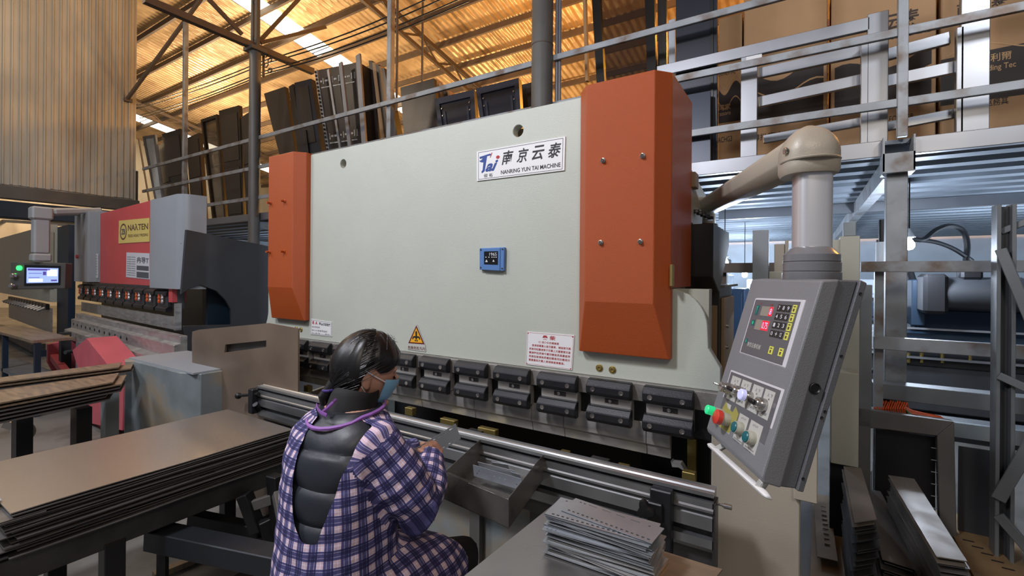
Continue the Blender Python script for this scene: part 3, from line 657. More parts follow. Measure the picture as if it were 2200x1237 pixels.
# ================================================================== CONTROL CONSOLE ON ITS SWING ARM
Nb, Nt = P(1640, 1038, d=1.05), P(1766, 603, d=1.05)
WD = (FWD + RGT * .055).normalized(); WL = .345
cs = thing('control_console', (P(1790, 800, d=1.2).x, P(1790, 800, d=1.2).y, P(1700, 1050, d=1.1).z), 'grey tilted control console hanging from a beige swing arm right of the big press', 'control panel')
fp = [P(u, v, d=1.05) for u, v in ((1766, 603), (1805, 600), (1678, 1049), (1640, 1038), (1637, 1026))]
hs = MB().prism(fp, WD * WL).build('front_housing', M['console_grey'], cs, bevel=.004, seg=2)
bp = [P(u, v, d=1.05) + WD * .004 for u, v in ((1800, 601), (1846, 603), (1712, 1052), (1676, 1047))]
bh = MB().prism(bp, WD * (WL - .008)).build('rear_housing', M['console_dark'], cs, bevel=.003)
lp = [P(u, v, d=1.05) - WD * .003 for u, v in ((1847, 601), (1862, 608), (1725, 1057), (1711, 1053))]
rc = MB().prism(lp, WD * (WL + .006)).build('rear_cover', M['console_dark'], cs, bevel=.002)
for u, v in ((1848, 631), (1807, 765), (1765, 897), (1725, 1028), (1772, 884)):
    p = P(u, v, d=1.047); MB().lathe([(.0035, 0), (.0035, .002), (.0001, .001)], p, -WD, 10).build('screw', M['ink'], rc)
p = P(1750, 834, d=1.053); MB().lathe([(.0125, -.002), (.0125, .003), (.011, .004), (.009, .001), (.0001, .0005)], p, -WD, 20).build('cable_plug', M['black'], bh, smooth=True)
fn = (Nt - Nb).cross(WD).normalized()
if fn.dot(RGT) > 0: fn = -fn
def fq(c):
    q = Quad(*[onplane(u, v, Nb, fn) for u, v in c]); q.n = fn; return q
# upper keypad
q = fq([(1591.8, 759.6), (1689.6, 792.6), (1733.5, 645), (1627, 640.5)])
kp = q.slab(MB(), 0, 0, 1, 1, -.003, .006).build('display_bezel', M['panel_edge'], cs, bevel=.003)
q.slab(MB(), .035, .03, .955, .965, .006, .0066).build('keypad_panel', M['panel_grey'], kp)
H = .0066
def item(x0, y0, x1, y1, m_, name, hh=.0008, par=None): return q.slab(MB(), x0, y0, x1, y1, H, H+hh).build(name, M[m_], par or kp)
item(.24, .70, .50, .86, 'lcd', 'upper_display'); item(.20, .46, .50, .63, 'lcd', 'lower_display')
q.slab(MB(), .42, .705, .495, .855, H+.0008, H+.0012).build('red_segment', M['red_glow'], kp)
q.slab(MB(), .345, .465, .495, .625, H+.0008, H+.0012).build('red_segment', M['red_glow'], kp)
m = MB(); q.text(m, '8', .435, .73, .48, .83, H+.0014, .01); q.text(m, '0.75', .36, .49, .48, .60, H+.0014, .01); m.build('red_digits', M['clear_button'], kp)
for r_ in range(4):
    for c_ in range(3):
        x0 = .57 + c_*.088; y0 = .80 - r_*.135
        k_ = item(x0, y0, x0+.075, y0+.105, 'screen_black', 'key', .0010)
        m = MB(); q.text(m, ['7', '8', '9', '4', '5', '6', '1', '2', '3', '0', '+', 'CE'][r_*3+c_], x0+.018, y0+.025, x0+.055, y0+.085, H+.0012, .01); m.build('key_lettering', M['paper'], kp)
    y0 = .795 - r_*.135; item(.855, y0, .925, y0+.118, 'key_yellow', 'yellow_key', .0012)
    m = MB(); q.text(m, '▬\n■', .87, y0+.02, .91, y0+.10, H+.0014); m.build('key_lettering', M['sign_ink'], kp)
for x0, y0 in ((.645, .135), (.835, .145)):
    item(x0, y0, x0+.08, y0+.12, 'key_yellow', 'yellow_key', .0012); m = MB(); q.text(m, '▬\n■', x0+.02, y0+.02, x0+.06, y0+.10, H+.0014); m.build('key_lettering', M['sign_ink'], kp)
item(.115, .70, .175, .87, 'teal_button', 'indicator_strip'); item(.10, .52, .165, .61, 'teal_button', 'indicator'); item(.075, .20, .125, .28, 'teal_button', 'indicator')
m = MB(); q.text(m, '8', .12, .54, .145, .59, H+.0012, .02); q.text(m, '2', .09, .22, .11, .26, H+.0012, .02)
q.text(m, '⁞⁞', .13, .72, .16, .85, H+.0012, .02); m.build('indicator_digit', M['green_lamp'], kp)
m = MB(); q.text(m, 'X 轴', .40, .87, .46, .91, H+.0005); q.text(m, 'X', .17, .885, .21, .915, H+.0005); m.build('red_lettering', M['red_ink'], kp)
m = MB(); q.text(m, '南京云泰机械', .15, .155, .46, .235, H+.0005, .01); m.build('panel_lettering', M['label_grey'], kp)
# lower button panel
q = fq([(1534.3, 924.8), (1638.4, 1009.4), (1690.5, 836.5), (1573.7, 793.5)])
bpz = q.slab(MB(), 0, 0, 1, 1, -.003, .005).build('button_bezel', M['panel_edge'], cs, bevel=.003)
q.slab(MB(), .03, .035, .96, .965, .005, .0056).build('button_panel', M['panel_grey'], bpz); H = .0056
for x0, y0, x1, y1 in ((.09, .56, .28, .92), (.31, .56, .49, .92), (.53, .56, .71, .92), (.74, .56, .90, .92), (.44, .06, .62, .47), (.66, .06, .87, .47), (.13, .36, .24, .50), (.06, .10, .36, .20)):
    q.slab(MB(), x0, y0, x1, y1, H, H+.0005).build('label_plate', M['label_grey'], bpz)
m = MB()
for x0 in (.15, .36, .58, .79):
    q.text(m, '上 下', x0, .84, x0+.09, .88, H+.0008); q.text(m, '▲', x0+.03, .80, x0+.055, .825, H+.0008); q.text(m, '油泵', x0-.01, .60, x0+.08, .635, H+.0008)
for x0 in (.49, .71): q.text(m, '⇄⇄', x0, .41, x0+.09, .44, H+.0008); q.text(m, '急停按鈕操作', x0-.03, .115, x0+.13, .135, H+.0008); q.text(m, '注意安全', x0-.03, .085, x0+.09, .105, H+.0008)
m.build('lettering', M['grey_ink'], bpz)
q.poly(MB(), [(.05, .22), (.12, .12), (.34, .12), (.42, .25), (.42, .44), (.33, .52), (.30, .42), (.18, .44), (.12, .52), (.08, .40)], H, H+.0006).build('warning_plate', M['dull_yellow'], bpz)
def button(a, b, r, h, m1, m2, name, cap=.8, ch=.0):
    p = q(a, b, H)
    o = MB().lathe([(r, 0), (r*1.03, h*.3), (r, h*.75), (r*.96, h*.8), (r*.96, h)], p, fn, 22).build(name, M[m1], bpz, smooth=True)
    MB().lathe([(r*cap, h*.9), (r*cap, h+.002+ch), (r*cap*.85, h+.004+ch), (.0001, h+.0048+ch)], p, fn, 22).build('button_cap', M[m2], o, smooth=True)
    return o
button(.545, .285, .0165, .019, 'cream_dark', 'teal_button', 'push_button', .85)
button(.78, .265, .0165, .019, 'cream_dark', 'teal_button', 'push_button', .85)
button(.545, .735, .014, .020, 'chrome', 'clear_button', 'lamp_button', 1.05, .006)
sw = button(.795, .715, .0165, .020, 'chrome', 'chrome', 'selector_switch', .7)
p = q(.795, .715, H+.026); MB().bar(p - WD*.004 - RGT*.0, p + WD*.026, .010, .011).build('switch_lever', M['black'], sw, bevel=.002)
kw = button(.36, .735, .0155, .022, 'chrome', 'chrome', 'key_switch', .75)
p = q(.36, .735, H+.026); MB().bar(p, p + WD*.028, .009, .010).build('switch_lever', M['black'], kw, bevel=.002)
kk = button(.17, .715, .0155, .024, 'chrome', 'chrome', 'key_switch', .8)
p = q(.17, .715, H+.028); MB().lathe([(.013, 0), (.014, .004), (.013, .008), (.0001, .008)], p, fn, 18).build('switch_collar', M['chrome'], kk, smooth=True)
MB().obox(p + fn*.008, WD*.024, fn*.012, (Nt-Nb).normalized()*.003).build('key', M['chrome'], kk, bevel=.001)
es = button(.27, .285, .0175, .026, 'cream_dark', 'red_button', 'emergency_stop', 1.15, .008)
gl = button(.12, .315, .0125, .030, 'cream_dark', 'green_lamp', 'green_lamp_button', 1.05, .014)
# handle bar below
hA, hB = P(1527, 958, d=1.36), P(1652, 1070, d=1.04)
ax = (hB - hA); sd = fn*.016; 
hd = MB().loft([[hA + ax*t + fn*a_*w_ + U0*b_*w_ for a_, b_ in ((.014, .006), (.0, .012), (-.012, .004), (-.008, -.004), (.012, -.003))] for t, w_ in ((-.01, .6), (.02, 1), (.97, 1), (1.01, .6))]).build('handle', M['white'], cs, bevel=.002, smooth=True)
for t, (u, v) in ((.10, (1546, 955)), (.86, (1632, 1028))):
    MB().bar(hA + ax*t, onplane(u, v, Nb, fn) + fn*-.012, .022, .014).build('handle_lug', M['label_grey'], hd, bevel=.002)
# collar, tube, elbow and arm
dC = 1.22
c = P(1743, 590, d=dC)
MB().lathe([(.072, -.022), (.074, -.018), (.074, .006), (.071, .008), (.073, .010), (.073, .031), (.070, .033), (.072, .035), (.071, .052), (.055, .068), (.048, .072)], c, (0, 0, 1), 40, 1, .9).build('swivel_collar', M['collar_grey'], cs, smooth=True)
tz0, tz1 = c.z + .06, P(1745, 350, d=dC).z
ad = V((-.34, .94, 0)).normalized(); asd = V((ad.y, -ad.x, 0))
oct_ = []
for k in range(24):
    t = 2*math.pi*k/24; e = .55
    ca, sa = math.cos(t), math.sin(t)
    oct_.append((math.copysign(abs(ca)**e, ca)*.041, math.copysign(abs(sa)**e, sa)*.041))
MB().loft([[V((c.x, c.y, z)) + asd*a_ + ad*b_ for a_, b_ in oct_] for z in (tz0, tz1)]).build('hanging_tube', M['alu_tube'], cs, smooth=True)
# dome elbow: rounded housing over the tube, open to the arm
dc = V((c.x, c.y, P(1742, 322, d=dC).z)) - RGT*.006
rings = []
for k in range(13):
    f = k/12; z = -.066 + .130*f
    s_ = 1.0 if f < .42 else math.cos((f-.42)/.58*math.pi/2*.985)**.52
    lo = .93 if k == 0 else 1
    rg = []
    for j in range(32):
        t = 2*math.pi*j/32; ca, sa = math.cos(t), math.sin(t); e = .72
        a_ = math.copysign(abs(ca)**e, ca)*.066*s_*lo; b_ = math.copysign(abs(sa)**e, sa)*(.074 if sa > 0 else .064)*s_*lo
        rg.append(dc + asd*a_ + ad*(b_+.008) + V((0, 0, z)))
    rings.append(rg)
dm = MB().loft(rings).build('elbow_cap', M['beige'], cs, smooth=True)
MB().lathe([(.0690, -.003), (.0703, 0), (.0690, .002)], dc + V((0, 0, -.030)), (0, 0, 1), 36, 1.0, .98).build('elbow_seam', M['beige'], dm, smooth=True)
p = P(1697, 343, d=dC-.068); MB().lathe([(.009, 0), (.009, .004), (.006, .005), (.0001, .004)], dc - RGT*.066 + ad*-.01 + V((0, 0, -.005)), -RGT, 12).build('elbow_screw', M['chrome'], dm)
A0 = dc + ad*.03 + V((0, 0, .0)); A1 = A0 + ad * 1.66
far = P(1512, 448, d=2.85)
A1 = V((far.x, far.y, far.z)) 
ad2 = (A1 - A0).normalized(); s2 = V((ad2.y, -ad2.x, 0)).normalized(); u2 = s2.cross(ad2)
prof = [(-.050, -.020), (-.026, -.048), (.026, -.048), (.050, -.020), (.050, .026), (.030, .048), (-.030, .048), (-.050, .026)]
MB().loft([[A0 + s2*a_ + u2*b_ + ad2*t for a_, b_ in prof] for t in (0, (A1-A0).length)]).build('swing_arm', M['beige'], cs, bevel=.004, smooth=True)
# pivot head on the machine frame
m = MB().lathe([(.062, -.10), (.068, -.09), (.068, .02), (.064, .05), (.045, .068), (.0001, .075)], A1 + V((0, 0, -.005)), (0, 0, 1), 28); pv = m.build('pivot_head', M['beige'], cs, smooth=True)
MB().lathe([(.078, -.14), (.082, -.13), (.082, -.10), (.07, -.095)], A1, (0, 0, 1), 28).build('pivot_ring', M['cabinet_dark'], pv, smooth=True)
bk = thing('arm_bracket', P(1490, 560, y=2.7), 'dark brown wall bracket with sloping underside behind the right orange cover', 'bracket')
XB = P(1472, 500, y=2.45).x
m = MB().prism([V((XB-.02, a_, b_)) for a_, b_ in ((2.40, A1.z-.16), (2.95, A1.z-.16), (2.95, A1.z-.24), (2.6, A1.z-.50), (2.40, A1.z-.42))], (.16, 0, 0)); m.build('bracket_body', M['cabinet_dark'], bk, bevel=.004)
MB().prism([V((XB-.01, 2.30, P(1480, 410, y=2.4).z+b_)) for b_ in (0,)]*0 or [V((XB-.01, a_, A1.z+b_)) for a_, b_ in ((2.37, .07), (2.42, .07), (2.7, -.08), (2.66, -.18), (2.37, -.15))], (.05, 0, 0)).build('gusset', M['beige'], bk, bevel=.003)
p = P(1484, 388, y=2.42); MB().box(p.x-.03, p.x+.03, 2.38, 2.46, p.z-.04, p.z+.035).build('sensor_block', M['cabinet_brown'], bk, bevel=.003)
m = MB()
for k in range(5): m.lathe([(.014, 0), (.016, .004), (.016, .014), (.013, .018)], (XB+.05+k*.012, 2.46+k*.03, A1.z-.10-k*.006), (0, 0, 1), 10)
m.build('chain', M['dark_steel'], bk, kind='stuff')
# corrugated hose below the bracket
hp = [P(*p_) if False else P(p_[0], p_[1], d=2.75) for p_ in ((1493, 540), (1497, 570), (1508, 590), (1518, 602), (1523, 592), (1520, 583))]
pts = []; rr_ = []
for i in range(len(hp)-1):
    for t in range(10): pts.append(hp[i].lerp(hp[i+1], t/10)); rr_.append(.021 if (len(pts) % 2) else .027)
tag(MB().tube(pts, rr_, 10).build('flexible_hose', M['hose_beige'], None, smooth=True), 'ribbed brown hose curling below the dark arm bracket', 'hose')
for du in (0, 9): tag(MB().tube([P(1478+du, 540, d=2.7), P(1481+du, 600, d=2.7), P(1486+du, 640, d=2.7)], .006, 6).build('cable', M['hose'], None), 'thin black cable hanging below the dark arm bracket', 'cable', 'bracket cables')
# dark electrical cabinet behind the right shoulder of the press
cb = thing('electrical_cabinet', (-.2, 2.85, 0), 'dark electrical cabinet with lit side door coloured brown behind the right shoulder of the press', 'cabinet')
a, b = P(1440, 615, y=2.75), P(1546, 615, y=2.75)
zc = P(1500, 616, y=2.75).z
MB().box(a.x-.1, b.x, 2.75, 3.25, 0, zc).build('cabinet_body', M['cabinet_dark'], cb, bevel=.004)
MB().box(b.x, b.x+.02, 2.80, 3.2, .15, zc-.06).build('side_door', M['cabinet_brown'], cb, bevel=.004)  # brown puts the light on this side into the colour
MB().box(a.x-.1, b.x+.03, 2.73, 3.3, zc, zc+.012).build('cabinet_top', M['dark_grey_paint'], cb)
MB().box(b.x-.10, b.x-.01, 2.745, 2.75, .15, zc-.1).build('front_door', M['cabinet_brown'], cb)
for dz in (-.22, -.34): MB().lathe([(.012, 0), (.012, .01), (.0001, .012)], (b.x+.02, 2.88, zc+dz), (1, 0, 0), 12).build('door_lock', M['chrome'], cb)
# ================================================================== PRESSES FARTHER LEFT
def lf(root):   # local frame shortcuts of a rotated thing
    Mx = wm(root); return lambda x, y, z: Mx @ V((x, y, z))
def lbox(T, x0, x1, y0, y1, z0, z1, mb=None):
    mb = mb or MB(); p = [T(*c) for c in ((x0,y0,z0),(x1,y0,z0),(x1,y1,z0),(x0,y1,z0),(x0,y0,z1),(x1,y0,z1),(x1,y1,z1),(x0,y1,z1))]
    return mb.add(p, [(0,3,2,1),(4,5,6,7),(0,1,5,4),(1,2,6,5),(2,3,7,6),(3,0,4,7)])
o = P(399, 600, y=2.38)
rp = thing('press_brake', (o.x, o.y, 0), 'red press brake with light grey covers and yellow name sign at the left', 'machine', rz=math.radians(-4.4))
T = lf(rp); TI = wm(rp).inverted()
def lp(u, v, yl=0):     # picture point on the local plane y = yl, in local coordinates
    n = (wm(rp).to_3x3() @ V((0, 1, 0))); p0 = T(0, yl, 0); return TI @ onplane(u, v, p0, n)
zt_ = lp(321, 431, .05).z; zb_ = lp(321, 614, .05).z; x0 = lp(205, 500, .05).x; x1 = lp(330, 500, .05).x
lbox(T, x0-.2, x1+.1, .05, .12, zb_, zt_).build('ram_plate', M['red_paint'], rp, bevel=.004)
# right rounded grey cover
a, b = lp(321, 500, -.06).x, lp(399, 500, .0).x; z1_, z0_ = lp(360, 421, -.06).z, lp(360, 620, -.06).z
pts = [(a, .05), (a, -.04), (a+.02, -.06), (a+.16, -.075), (a+.30, -.06)] + [(b-.12+.12*math.sin(t), -.055+.115*(1-math.cos(t))) for t in [k/6*math.pi/2 for k in range(7)]] + [(b, .2)]
c_ = MB().loft([[T(x, y, z) for x, y in pts] for z in (z0_, z1_)]).build('cylinder_cover', M['cover_grey'], rp, smooth=True, label='right light grey cover')
for u in (384, 390): MB().lathe([(.012, 0), (.012, .01), (.0001, .012)], T(*lp(u, 523, -.02)), T(0, -1, 0)-T(0, 0, 0), 10).build('screw', M['chrome'], c_)
# left grey cover in two planes
a, b, c__ = lp(160, 500, -.06).x, lp(190, 500, -.06).x, lp(212, 500, .03).x; z1_, z0_ = lp(175, 457, -.06).z, lp(175, 605, -.06).z
c_ = MB().loft([[T(x, y, z) for x, y in ((a, .2), (a, -.05), (a+.03, -.065), (b-.03, -.065), (b, -.05), (b+.01, .03), (c__, .04), (c__, .2))] for z in (z0_, z1_)]).build('cylinder_cover', M['cover_grey'], rp, bevel=.003, label='left light grey cover')
MB().lathe([(.03, 0), (.03, .03), (.0001, .035)], T(*lp(168, 551, -.066)), T(0, -1, 0)-T(0, 0, 0), 10).build('cover_knob', M['red_paint'], c_)
def lq(c, yl): 
    q = Quad(*[T(*lp(u, v, yl)) for u, v in c]); q.n = (T(0, -1, 0)-T(0, 0, 0)).normalized(); return q
q = lq([(255, 523), (321, 519), (321, 468), (256, 474)], .045)
s_ = sign(q, 'name_sign', 'sign_yellow', 'sign_ink', rp, .003)
m = MB(); q.text(m, 'NAλTEN', .33, .52, .97, .80, .004, .02); q.text(m, 'TIREDS HIGHLY PRESSING', .33, .24, .97, .36, .004, .01)
n_ = 20; ring = [circ(.17, .5, .12, n_, .36), circ(.17, .5, .095, n_, .29)]
for i in range(n_):
    j = (i+1) % n_; m.add([q(*ring[0][i], .004), q(*ring[0][j], .004), q(*ring[1][j], .004), q(*ring[1][i], .004)], [(0, 1, 2, 3)])
m.build('lettering', M['sign_ink'], s_)
m = MB(); q.text(m, 'ZB', .10, .38, .24, .62, .0045, .03); m.build('emblem_letters', M['grey_ink'], s_)
q = lq([(271, 595), (321, 600), (321, 544), (272, 542)], .045); s_ = sign(q, 'instruction_label', 'paper', 'grey_ink', rp, .002)
m = MB(); q.text(m, '冉导T', .48, .60, .98, .84, .003, .02); q.slab(m, .48, .32, .98, .5, .002, .003); q.slab(m, .48, .03, .98, .26, .002, .003)
for k in range(9): q.text(m, '操作規程安全須知檢查', .04, .80-k*.09, .42, .84-k*.09, .003)
m.build('lettering', M['grey_ink'], s_)
q = lq([(191, 594), (211, 597), (211, 545), (191, 544)], .03); s_ = sign(q, 'instruction_label', 'paper', 'grey_ink', rp, .002)
m = MB()
for k in range(8): q.text(m, '安全操作規程', .06, .88-k*.11, .9, .93-k*.11, .003)
m.build('lettering', M['grey_ink'], s_)
# clamps with orange springs
xa_, xb_ = lp(172, 640, 0).x, lp(366, 680, 0).x; n_ = 10; pt = (xb_-xa_)/n_
zA = lp(345, 622, -.02).z; zB = lp(345, 668, -.02).z
lbox(T, xa_-.02, xb_+.12, .03, .10, zB+.04, zb_+.005).build('clamp_strip', M['dark_steel'], rp)
for k in range(n_):
    xx = xb_ - pt*(k+1) + .02; w_ = pt*.86
    cl = thing('punch_clamp', T(xx, 0, zB), None, None); cl.parent = rp; cl.location = TI @ cl.location; WM[cl.name] = wm(rp) @ Matrix.Translation(cl.location)
    h_ = zA - zB
    def rp_(x_, y_, z_): return T(x_, y_, z_)
    for z_ in (zA, zB + h_*.26):
        MB().prism([rp_(xx, a_, b_) for a_, b_ in ((.03, z_), (-.01, z_-.004), (-.035, z_-h_*.1), (-.035, z_-h_*.26), (.03, z_-h_*.28))], T(w_, 0, 0)-T(0, 0, 0)).build('clamp_bar', M['black_oxide'], cl, bevel=.003)
    lbox(T, xx+.01, xx+w_-.01, -.01, .03, zB+.02, zA-.01).build('clamp_block', M['side_dark'], cl)
    for f in (.35, .65):
        m = MB(); m.lathe([(.014, -.05), (.018, -.03), (.013, -.01), (.018, .01), (.013, .03), (.014, .05)], T(xx+w_*f, -.03, (zA+zB)/2+.02), (0, 0, 1), 8); m.build('clamp_spring', M['wire_orange' if f < .5 else 'steel'], cl)
xp0, xp1 = lp(176, 680, .03).x, lp(381, 720, .03).x
z1p = lp(300, 668, .03).z; z0p = lp(380, 703, .03).z - .03
for k in range(4):
    a_ = xp0 + (xp1-xp0)*k/4; b_ = xp0 + (xp1-xp0)*(k+1)/4
    lbox(T, a_+.002, b_-.002, .02, .035, z0p, z1p).build('punch', M['punch_steel'], rp)
lbox(T, xb_, xb_+.11, -.02, .12, lp(377, 650, 0).z, zb_).build('red_stop', M['red_paint'], rp, bevel=.003)
lbox(T, xp1-.01, xp1+.03, .0, .06, z0p+.0, lp(377, 652, 0).z).build('end_guide', M['steel'], rp)
# bed rails: stepped bright steel beam
zr = lp(388, 741, -.28).z + .0; zr = lp(386, 722, -.28).z
xr0, xr1 = lp(163, 690, -.28).x, lp(387, 740, -.28).x
prof = [(-.22, zr), (-.28, zr), (-.28, zr-.07), (-.33, zr-.08), (-.33, zr-.20), (-.40, zr-.22), (-.40, zr-.34), (-.22, zr-.36)]
MB().prism([T(xr0, a_, b_) for a_, b_ in prof], T(xr1, 0, 0)-T(xr0, 0, 0)).build('bed_rail', M['steel'], rp, bevel=.003)
m = MB()
for k in range(12): m.lathe([(.018, 0), (.018, .004), (.011, .004), (.0001, .001)], T(xr0+.15+k*.22, -.331, zr-.14), T(0, -1, 0)-T(0, 0, 0), 10)
m.build('bed_screws', M['black'], rp, kind='stuff')
lbox(T, xr0+.1, xr1+.05, -.2, .15, .1, zr-.36).build('bed', M['side_dark'], rp)
for k, xx in enumerate((xr0+.25, xr1-.95)):
    MB().prism([T(xx, a_, b_) for a_, b_ in ((-.2, zr-.3), (-.62, zr-.38), (-.62, zr-.62), (-.50, zr-.95), (-.50, 0), (-.2, 0))], T(.09, 0, 0)-T(0, 0, 0)).build('front_leg', M['pink_paint'], rp, bevel=.004)
pk_ = [lp(u, v, -.66) for u, v in ((155, 752), (186, 726), (236, 788), (266, 800), (262, 925), (178, 925), (170, 800))]
MB().prism([T(p.x, p.y, max(0, p.z)) for p in pk_], T(0, .25, 0)-T(0, 0, 0)).build('front_leg', M['pink_paint'], rp, bevel=.004)
MB().bar(T(xr0+.3, -.56, zr-.55), T(xr1-.5, -.56, zr-1.1), .08, .08).build('front_bar', M['pink_paint'], rp, bevel=.004)
# big dark side frame with round throat
xs_ = .02
def sp(u, v):
    n = (wm(rp).to_3x3() @ V((1, 0, 0))); p = TI @ onplane(u, v, T(xs_, 0, 0), n); return (p.y, p.z)
ol = [sp(u, v) for u, v in ((400, 493), (585, 529), (700, 560), (700, 1000))]
ol = [sp(400, 493), sp(574, 528), sp(640, 542), (sp(640, 542)[0], .02), (.15, .02)]
ol += [sp(u, v) for u, v in ((394, 700), (497, 697), (496, 665), (485, 645), (465, 625), (430, 612), (408, 620), (389, 632))]
MB().prism([T(xs_, a_, b_) for a_, b_ in ol], T(-.04, 0, 0)-T(0, 0, 0)).build('side_frame', M['side_dark'], rp, bevel=.004)
lbox(T, -2.6, -.1, 1.1, 1.2, .2, 1.9).build('rear_plate', M['navy'], rp)
lbox(T, xs_-.3, xs_-.25, .3, 1.0, .6, 1.5).build('inner_frame', M['navy'], rp)
# sheet and stop rods in front of the red press bed
sh = thing('steel_sheet', T(*lp(220, 725, -.6)), 'thin grey sheet lying on the bed rail of the red press', 'sheet')
MB().prism([P(u, v, z=zr-.24) for u, v in ((148, 713), (205, 706), (305, 727), (233, 740))], (0, 0, -.006)).build('sheet', M['sheet_top'], sh)
rd = thing('support_bar', P(140, 755, z=zr-.3), 'dark round support bar sticking out before the red press', 'bar')
MB().cyl(P(140, 757, z=zr-.32), P(232, 742, z=zr-.32), .022, 12).build('bar', M['side_dark'], rd, smooth=True)
rd = thing('support_bar', P(75, 730, z=zr-.25), 'short pale round bar on a black block left of the red press', 'bar')
MB().cyl(P(75, 729, z=zr-.25), P(148, 722, z=zr-.25), .018, 12).build('bar', M['brass'], rd, smooth=True)
MB().box(P(130, 730, z=zr-.3).x, P(150, 730, z=zr-.3).x, P(140, 730, z=zr-.3).y-.05, P(140, 730, z=zr-.3).y+.05, 0, zr-.2).build('block', M['side_dark'], rd)
# ---- pendant of the red press
dP = 6.6
pn = thing('control_pendant', P(80, 620, d=dP), 'white pendant monitor with blue screen hanging left of the red press', 'monitor')
q = Quad(*[P(u, v, d=dP) for u, v in ((21, 622), (138, 618), (139, 566), (22, 562))]); q.n = -FWD
MB().prism([P(u, v, d=dP) for u, v in ((21, 622), (138, 620), (140, 565), (22, 562))], FWD*.12).build('monitor_case', M['dark_grey_paint'], pn, bevel=.01)
sc_ = q.slab(MB(), .27, .12, .93, .90, 0, .01).build('screen_bezel', M['screen_black'], pn, bevel=.003)
q.slab(MB(), .32, .22, .90, .80, .01, .012).build('screen', M['blue_screen'], sc_)
m = MB(); q.slab(m, .34, .70, .75, .77, .012, .013); q.slab(m, .36, .58, .60, .60, .012, .013); q.slab(m, .62, .52, .68, .66, .012, .013); q.slab(m, .36, .42, .56, .44, .012, .013); q.slab(m, .77, .28, .88, .34, .012, .013); m.build('screen_text', M['screen_purple'], sc_)
m = MB(); q.slab(m, .70, .48, .88, .74, .012, .013); q.slab(m, .36, .26, .62, .38, .012, .013); m.build('screen_field', M['screen_white'], sc_)
MB().lathe([(.035, 0), (.035, .02), (.0001, .03)], q(.18, .78, 0), -FWD, 12).build('green_light', M['green_led'], pn)
for a_, b_ in ((.12, .5), (.10, .14)): MB().lathe([(.04, 0), (.04, .05), (.025, .07), (.0001, .07)], q(a_, b_, 0), -FWD, 12).build('knob', M['chrome'], pn, smooth=True)
a = P(87, 560, d=dP+.05)
for z_, z2, w_ in ((562, 545, .10), (545, 470, .085), (472, 445, .11)):
    t0, t1 = P(87, z_, d=dP+.05), P(87, z2, d=dP+.05); MB().box(a.x-w_, a.x+w_, a.y-w_, a.y+w_, t0.z, t1.z).build('post', M['off_white'], pn, bevel=.02)
MB().bar(P(75, 455, d=dP+.05), P(165, 455, d=dP+.9), .16, .12).build('arm', M['off_white'], pn, bevel=.02)
MB().bar(P(112, 455, d=dP+.3), P(215, 452, d=dP+.9), .13, .09).build('arm', M['off_white'], pn, bevel=.02)
# ---- third press, farther left, cream
o = P(108, 600, y=2.9)
tp = thing('press_brake', (o.x, o.y, 0), 'pale cream press brake partly hidden behind the pendant monitor at far left', 'machine', rz=math.radians(-4.4))
T3 = lf(tp)
def l3(u, v, yl=0):
    n = (wm(tp).to_3x3() @ V((0, 1, 0))); return wm(tp).inverted() @ onplane(u, v, T3(0, yl, 0), n)
lbox(T3, l3(16, 600).x-3, 0, 0, .1, l3(60, 640).z, l3(60, 495).z).build('ram_plate', M['cream'], tp, bevel=.004)
lbox(T3, -.5, .02, -.1, .05, l3(100, 620).z, l3(100, 500).z).build('cylinder_cover', M['cream_dark'], tp, bevel=.01)
lbox(T3, -.02, .9, .1, .2, .1, l3(100, 500).z+.1).build('side_frame', M['navy'], tp)
za = l3(100, 682).z; zt3 = l3(100, 660).z
for k in range(14):
    xx = l3(108, 680).x - .33*(k+1)
    lbox(T3, xx, xx+.28, -.06, .0, zt3-.03, zt3+.08).build('clamp_bar', M['black_oxide'], tp, bevel=.01)
    MB().cyl(T3(xx+.14, -.05, zt3), T3(xx+.14, -.16, zt3-.05), .03, 8).build('clamp_handle', M['steel'], tp)
lbox(T3, -5, 0.05, .0, .03, l3(100, 712).z, zt3).build('punch', M['punch_steel'], tp)
lbox(T3, -5, .3, -.3, -.1, max(.12, l3(110, 745).z-.2), l3(110, 735).z).build('bed_rail', M['dark_steel'], tp)
lbox(T3, -5, .3, -.2, .1, 0, max(.12, l3(110, 745).z-.2)).build('bed', M['navy'], tp)
# dark wall panels below the corrugated partition
bw = struct(MB().box(CX-6.5, CX+.2, 5.6, 5.7, 0, 2.6), 'wall_rear', M['navy'])
struct(MB().box(-20, 14, 13.6, 13.7, 0, 2.62), 'wall_inner', M['far_white'])
struct(MB().bar(P(0, 474, y=5.5), P(170, 484, y=5.5), .12, .12), 'trim_3', M['label_grey'])
# ---- brown plates leaning between the presses
pl = thing('leaning_plate', P(480, 900, y=1.9), 'large brown steel plate with a slot, leaning left of the big press', 'plate')
pa_, pb_ = P(413, 880, y=1.75), P(575, 880, y=1.75)
zz1 = P(420, 705, y=1.75).z
yy = 1.75; q = [P(u, v, y=yy) for u, v in ((413, 712), (428, 708), (575, 694), (640, 706), (640, 900), (640, 940), (418, 900), (412, 730))]
s1, s2_ = P(482, 757, y=yy), P(568, 732, y=yy)
hole = [(P(u, v, y=yy).x, P(u, v, y=yy).z) for u, v in ((482, 757), (484, 740), (572, 731), (572, 745))]
MB().plate([(p.x, p.z if i not in (5, 6) else .0) for i, p in enumerate(q)], [hole], (0, yy, 0), (1, 0, 0), (0, 0, 1), -.012).build('plate', M['brown_sheet'], pl)
MB().box(P(478, 740, y=yy).x, P(580, 740, y=yy).x, yy+.03, yy+.04, .5, P(500, 720, y=yy).z).build('backing_plate', M['dark_steel'], pl)
